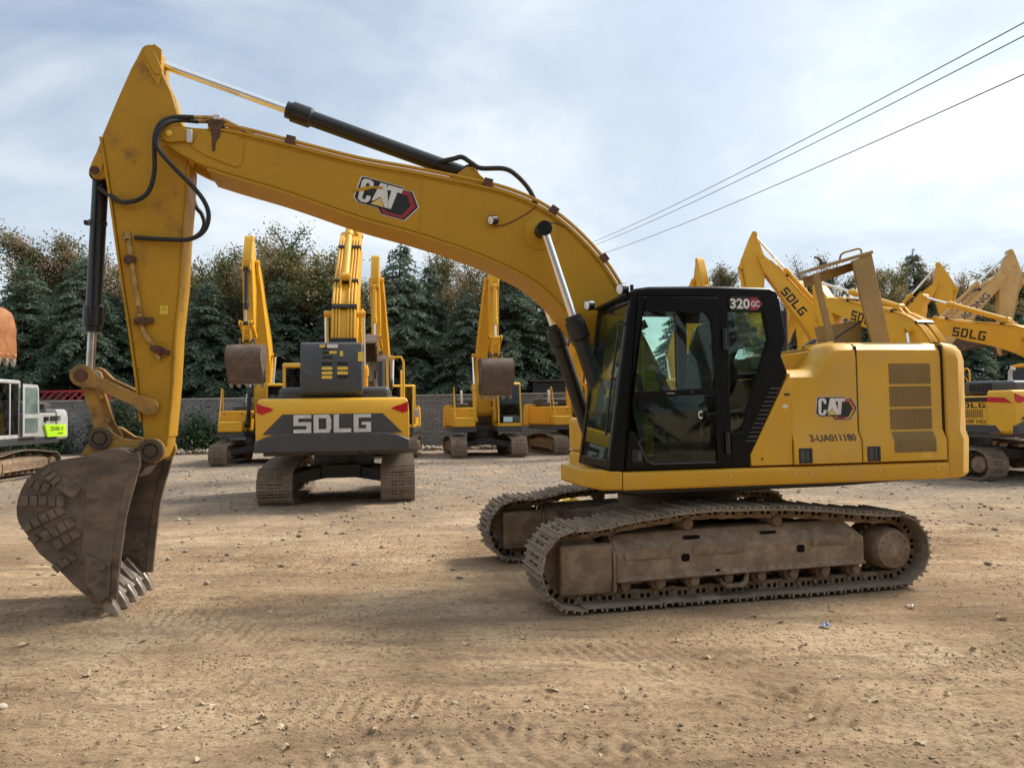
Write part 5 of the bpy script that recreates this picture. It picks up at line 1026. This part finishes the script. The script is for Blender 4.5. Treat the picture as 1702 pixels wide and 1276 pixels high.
rc = yard_excavator('yellow excavator with a yellow sticker on its stick, beyond the low lettered boom', (16.0, 33.5), fw(120), Pose(64, -80, 90), separate=False, letters=False, rear=False, side=False)
rl = yard_excavator('faded yellow excavator with dark blue vertical letters along its raised boom', (16.3, 29.5), fw(100), Pose(62, -92, 90), body='pale_yellow', separate=False, letters=False, rear=False, side=False, bucket='bucket_far', open_bucket=1.1)
for tt, bo_, so_ in ((r1[0], r1[1], r1[2]),): pass
ps_ = Pose(62, -92, 90); a, b_ = ps_.tb((2.6, 3.9)), ps_.tb((4.2, 4.2)); d = Vector((b_[0]-a[0], 0, b_[1]-a[1])).normalized(); up = Vector((-d.z, 0, d.x)); up = up if up.z > 0 else -up
font_word('LIUGONG', Vector((a[0], -.271, a[1]))-up*.14, d, up, 1.75, .26, 'decal_navy', rl[1], 'boom_lettering', .02)
wm = yard_excavator('white and grey excavator with a lime green sticker at the left edge', (-16.35, 22.8), (.11, -.99), Pose(40, -80, 40), body='white', arm='white', dark='dark_grey', rear=False, side=False, letters=False, rail='dark_grey', bucket='bucket_far', cab_col='white', box=False)
y = 1.424
MB().prism([(-2.55, 1.20), (-1.28, 1.20), (-1.22, 1.34), (-1.10, 1.60), (-2.5, 1.60)], y-.06, y+.004).build('lime_sticker', 'lime', wm[0])
font_word('ZE245E-10', (-1.45, y+.005, 1.40), (-1, 0, 0), (0, 0, 1), .85, .13, 'decal_black', wm[0], 'model_number', .01)
font_word('ZOOMLION', (-1.90, y+.005, 1.28), (-1, 0, 0), (0, 0, 1), .40, .055, 'decal_black', wm[0], 'model_letters', .01)
m = MB(); m.box(-1.35, -1.15, 1.30, y+.002, 1.72, 1.86)
m.build('latch', 'black', wm[0]); m = MB()
for i in range(12): m.box(-1.55-i*.05, -1.55-i*.05-.02, 1.36, y+.002, 1.72, 1.88)
m.build('grille', 'dark_grey', wm[0])
dr = MB(); dr.prism([(.30, 1.25), (.30, 2.86), (-.55, 2.86), (-.62, 2.75), (-.66, 1.85), (-.66, 1.32), (-.60, 1.25)], 1.445, 1.475); dro = dr.build('open_door', 'white', wm[0], .012, label='white cab door folded back against the housing')
MB().prism([(.20, 1.95), (.20, 2.76), (-.48, 2.76), (-.53, 2.70), (-.56, 1.95)], 1.470, 1.479).build('window', 'door_glass', dro); MB().prism([(.20, 1.36), (.20, 1.82), (-.56, 1.82), (-.56, 1.42), (-.5, 1.36)], 1.470, 1.479).build('window', 'door_glass', dro)
ob = yard_excavator('excavator with a rusty orange bucket reaching in at the left edge', (-15.45, 17), fw(88), Pose(66, -92, 50), body='sd_yellow2', separate=False, letters=False, rear=False, side=False, bucket='orange_rust')
# ------------------------------------------------------------------ trees
def quads(C, A, B):              # centres, half-axes -> mesh arrays
    V = np.stack([C-A-B*.55, C+A*.2-B, C+A, C+A*.2+B], 1).reshape(-1, 3); F_ = np.arange(len(V)).reshape(-1, 4); return V, F_
def arr_mesh(name, V, F_, mat):
    me = bpy.data.meshes.new(name); me.vertices.add(len(V)); me.vertices.foreach_set('co', V.ravel()); me.loops.add(F_.size); me.loops.foreach_set('vertex_index', F_.ravel())
    me.polygons.add(len(F_)); me.polygons.foreach_set('loop_start', np.arange(0, F_.size, 4)); me.update(); me.materials.append(MATS[mat]); return me
def unit(v): return v/np.maximum(np.linalg.norm(v, axis=-1, keepdims=True), 1e-9)
def cedar(seed, H=11.5, RB=3.4):
    g = np.random.default_rng(seed); Cs = []; As = []; Bs = []
    tr = MB(); tr.tube([(.06*math.sin(i*.9+seed), .06*math.cos(i*1.3), H*i/12) for i in range(13)], [.20*(1-i/12.6)+.012 for i in range(13)], 8)
    z = .9
    while z < H-.25:
        f = z/H; nb = 5 if f < .8 else 4; Ln0 = RB*(1-f)**.78*(.92 if f > .15 else .8)+.18
        for k in range(nb):
            a = g.random()*6.283; Ln = Ln0*g.uniform(.62, 1.18); rise = g.uniform(.02, .22)+.35*f; n = max(int(Ln/.16), 3)
            s = np.linspace(.06, 1, n); d = np.array([math.cos(a), math.sin(a)]); bz = z+Ln*(rise*s-(.42+.12*g.random())*s**2.2)
            P = np.c_[d[0]*Ln*s, d[1]*Ln*s, bz]; T = unit(np.gradient(P, axis=0)); side = np.array([-d[1], d[0], 0])
            tr.tube([tuple(p) for p in P[:: max(1, n//4)]], [max(.035*(1-q)*(1-f)+.008, .006) for q in np.linspace(0, 1, len(P[:: max(1, n//4)]))], 4)
            for j in range(1, n):
                w_ = Ln*.30*(1-.55*s[j])*min(1, s[j]*2.6)+.10
                for sg in (-1, 1):
                    tl = w_*g.uniform(.6, 1.15); m_ = max(int(tl/.085), 2); q = np.linspace(.1, 1, m_)[:, None]
                    dr = unit(side*sg+T[j]*g.uniform(.35, .9)); tw = P[j]+dr*tl*q+np.c_[np.zeros((m_, 2)), -(.10+.32*g.random())*tl*q[:, 0]**1.8]
                    rep = 3; C = np.repeat(tw, rep, 0)+g.normal(0, .035, (m_*rep, 3)); u = unit(dr+np.array([0, 0, -.45])+g.normal(0, .42, (m_*rep, 3))); v = unit(np.cross(u, g.normal(0, 1, (m_*rep, 3))+np.array([0, 0, .8])))
                    Cs.append(C); As.append(u*g.uniform(.09, .17, (m_*rep, 1))); Bs.append(v*g.uniform(.022, .046, (m_*rep, 1)))
        z += g.uniform(.16, .28)*(1.2-.5*f)
    top = np.c_[g.normal(0, .05, (60, 2)), g.uniform(H-.9, H+.15, 60)]; u = unit(g.normal(0, 1, (60, 3))+np.array([0, 0, .6])); Cs.append(top); As.append(u*.11); Bs.append(unit(np.cross(u, g.normal(0, 1, (60, 3))))*.022)
    V, F_ = quads(np.concatenate(Cs), np.concatenate(As), np.concatenate(Bs)); return tr.mesh('trunk', 'bark'), arr_mesh('crown', V, F_, 'cedar_needles')
def broadleaf(seed, H=13., spread=3.6, mat='autumn_leaves', dens=1.):
    g = np.random.default_rng(seed); tr = MB(); tips = []
    def grow(p, d, Ln, r, lev):
        n = 4; pts = [p]; dd = d.copy()
        for i in range(n): dd = unit(dd+g.normal(0, .13, 3)+np.array([0, 0, .05])); p = p+dd*Ln/n; pts.append(p)
        tr.tube([tuple(q) for q in pts], [r*(1-.4*i/n) for i in range(n+1)], 6 if lev < 2 else 4)
        if lev >= 3: tips.append((pts, Ln)); return
        if lev == 2: tips.append((pts[2:], Ln))
        for k in range([4, 4, 4][lev]):
            a = g.random()*6.283; t_ = g.uniform(.45, 1.0) if k else 1.0; q = pts[min(int(t_*n+.5), n)]; ax = unit(np.cross(dd, g.normal(0, 1, 3))); an = g.uniform(.35, .85); nd = unit(dd*math.cos(an)+ax*math.sin(an)+np.array([0, 0, .08])); grow(q, nd, Ln*g.uniform(.55, .78), r*.58, lev+1)
    grow(np.array([0, 0, 0.]), np.array([0, 0, 1.]), H*.30, .20, 0)
    Cs = []
    for pts, Ln in tips:
        P = np.array(pts); k = int(430*dens); i = g.integers(0, len(P), k); c = P[i]+g.normal(0, .07+.105*Ln, (k, 3)); Cs.append(c)
    C = np.concatenate(Cs); n = len(C); sc = H/np.percentile(C[:, 2], 98.5); C = C*sc
    V_ = np.array(tr.v)*sc; tr.v = [tuple(x) for x in V_]
    u = unit(g.normal(0, 1, (n, 3))); v = unit(np.cross(u, g.normal(0, 1, (n, 3)))); s = g.uniform(.05, .105, (n, 1)); V, F_ = quads(C, u*s, v*s*.62)
    return tr.mesh('trunk', 'bark'), arr_mesh('crown', V, F_, mat)
CED = [cedar(11), cedar(12, 11.5, 3.0), cedar(13, 11.5, 3.8)]
BRD = [broadleaf(21, mat='rust_green'), broadleaf(22, mat='mixed_leaves'), broadleaf(24, mat='rust_green'), broadleaf(25, mat='mixed_leaves', dens=.85), broadleaf(26, dens=.6, mat='rust_green')]
def put(kind, i, x, y, H, label, wide=1., rz=None):
    tm, cm = (CED if kind == 'cedar_tree' else BRD)[i]; H0 = 11.5 if kind == 'cedar_tree' else 13.
    t = thing(kind, label, 'tree', (x, y, 0), random.uniform(0, 6.28) if rz is None else rz, 'trees behind the wall'); t.scale = (wide*H/H0, wide*H/H0, H/H0); inst('trunk', tm, t); inst('crown', cm, t); return t
def X_(px, d): return (px-851)/F_PX*d
for i, px, d, H, wd, lab in ((0, 40, 42, 10.6, 1.35, 'dark cedar above the white machine at the left edge'), (2, 135, 41, 10.8, 1.15, 'dense dark cedar left of the front bucket cylinder'), (1, 225, 43, 9.6, 1.2, 'dark cedar hidden behind the front machine stick'), (2, 345, 42, 9.5, 1.2, 'dark cedar just right of the front machine stick'), (0, 465, 42.5, 9.6, 1.25, 'dark cedar behind the raised brown bucket'), (1, 560, 42, 9.0, 1.25, 'dark cedar behind the arms of the lettered machine'), (0, 668, 42, 11.4, 1.05, 'tall pointed cedar right of the lettered machine arms'), (1, 716, 44, 10.6, 1.1, 'slim pointed cedar beside the tallest cedar in the gap'), (2, 775, 41, 8.6, 1.1, 'broad low cedar in the gap under the front boom'), (0, 855, 42, 10.3, 1.2, 'dark cedar behind the arm of the machine with the notice'), (2, 930, 43, 9.8, 1.1, 'dark cedar beneath the front boom curve, next to the front cab'), (1, 1040, 46, 8.6, 1.2, 'dark cedar hidden behind the front cab windshield'), (0, 1130, 46, 8.2, 1.2, 'dark cedar seen through the front cab side window'), (1, 75, 46, 9.5, 1.5, 'cedar in the second row above the white machine'), (0, 180, 47, 9.8, 1.5, 'cedar in the second row left of the front stick'), (2, 300, 47, 9.0, 1.5, 'cedar in the second row behind the front stick'), (1, 410, 46, 8.8, 1.5, 'cedar in the second row left of the raised bucket'), (0, 515, 47, 8.8, 1.5, 'cedar in the second row right of the raised bucket'), (2, 610, 47, 9.0, 1.5, 'cedar in the second row behind the lettered machine guard box'), (1, 815, 46, 9.2, 1.4, 'cedar in the second row left of the notice machine arm'), (0, 895, 47, 9.4, 1.4, 'cedar in the second row right of the notice machine arm'), (2, 985, 47, 9.0, 1.4, 'cedar in the second row behind the front boom cylinders'), (2, 1180, 55, 8.6, 1.4, 'low cedar behind the front cab rear window'), (1, 1340, 60, 9.0, 1.4, 'low cedar behind the steep lettered boom'), (0, 1690, 60, 9.2, 1.4, 'low cedar at the right picture edge'), (1, 1525, 62, 14.6, .95, 'lone pointed cedar against the sky on the right'), (2, 1610, 58, 8.6, 1.3, 'low dark cedar beside the front counterweight'), (2, 1440, 60, 8.8, 1.3, 'low dark cedar behind the open hood')):
    put('cedar_tree', i, X_(px, d), d, H, lab, wd)
for i, px, d, H, wd, lab in ((0, 70, 49, 14.6, 1.15, 'tall brown leaved tree at the far left'), (2, 175, 48, 14.3, 1.0, 'brown leaved tree crown left of the front stick'), (1, -40, 47, 13.5, 1.2, 'green brown tree cut off by the left picture edge'), (2, 365, 48, 12.8, 1.1, 'brown leaved tree right of the front stick'), (3, 440, 47, 13.0, 1.0, 'green and brown tree behind the raised bucket arm'), (1, 520, 48, 13.6, 1.05, 'tree with yellow green patches left of the lettered machine arms'), (0, 480, 50, 14.4, .9, 'tallest brown crown left of the lettered machine arms'), (2, 600, 49, 12.2, 1.0, 'brown tree behind the raised lettered machine boom'), (3, 765, 47, 11.7, 1.0, 'sparse grey brown tree between the cedars under the boom'), (4, 820, 49, 11.4, 1.0, 'thin brown tree behind the notice machine arm'), (4, 905, 50, 10.2, 1.0, 'thin brown tree under the boom curve'), (3, 290, 50, 12.6, 1.0, 'brown tree mostly behind the front stick'), (2, 1195, 60, 12.2, .8, 'reddish brown tree crown left of the steep boom'), (4, 1420, 62, 13.6, .9, 'airy brown tree above the open hood'), (3, 1480, 64, 13.4, .9, 'grey green tree left of the lone pointed cedar'), (4, 1595, 64, 12.6, 1.0, 'sparse brown tree right of the lone pointed cedar'), (3, 1700, 62, 12.8, 1.1, 'brown green tree at the right picture edge'), (3, 1345, 64, 11.2, .9, 'low grey brown tree behind the steep lettered boom'), (0, 1290, 66, 10.6, .9, 'brown tree hidden behind the black cab roof'), (1, 1640, 66, 12.2, 1.1, 'green brown tree behind the faded boom')):
    put('broadleaf_tree', i, X_(px, d), d, H*(.90 if px < 700 else 1), lab, wd)
# climbing and low shrubs by the wall
def shrub(seed, w_, h):
    g = np.random.default_rng(seed); n = 3500; C = np.c_[g.normal(0, w_*.4, n), g.normal(0, .35, n), np.abs(g.normal(0, h*.45, n))]; u = unit(g.normal(0, 1, (n, 3))); v = unit(np.cross(u, g.normal(0, 1, (n, 3)))); s = g.uniform(.05, .11, (n, 1)); return arr_mesh('foliage', *quads(C, u*s, v*s*.6), 'bush_leaves')
for k, (x, y, w_, h, lab) in enumerate(((-15.5, 36.8, 1.3, 1.7, 'green bush at the wall left of the raised brown bucket machine'), (-19.5, 37.0, 2.0, 3.0, 'leafy climber on the wall behind the white machine'), (-23.5, 36.8, 1.8, 1.6, 'green bush by the wall at the left edge'))):
    t = thing('bush', lab, 'bush', (x, y, 0)); inst('foliage', shrub(50+k, w_, h), t)
    MB().tube([(0, 0, 0), (.1, 0, h*.5), (.0, .05, h*.9)], .04, 6).build('stem', 'bark', t)

# unseen trees added behind the camera to fill the reflections in the glass
ORD = ['first', 'second', 'third', 'fourth', 'fifth', 'sixth', 'seventh', 'eighth', 'ninth', 'tenth', 'eleventh', 'twelfth']
for k in range(12):
    put('broadleaf_tree' if k % 4 == 1 else 'cedar_tree', k % 3, -20+k*4.2, -13.5-(k % 3)*1.2, 9.5+(k*7 % 4), '%s tree from the left in the unseen row added for glass reflections' % ORD[k], 1.25)['group'] = 'unseen trees added for glass reflections'
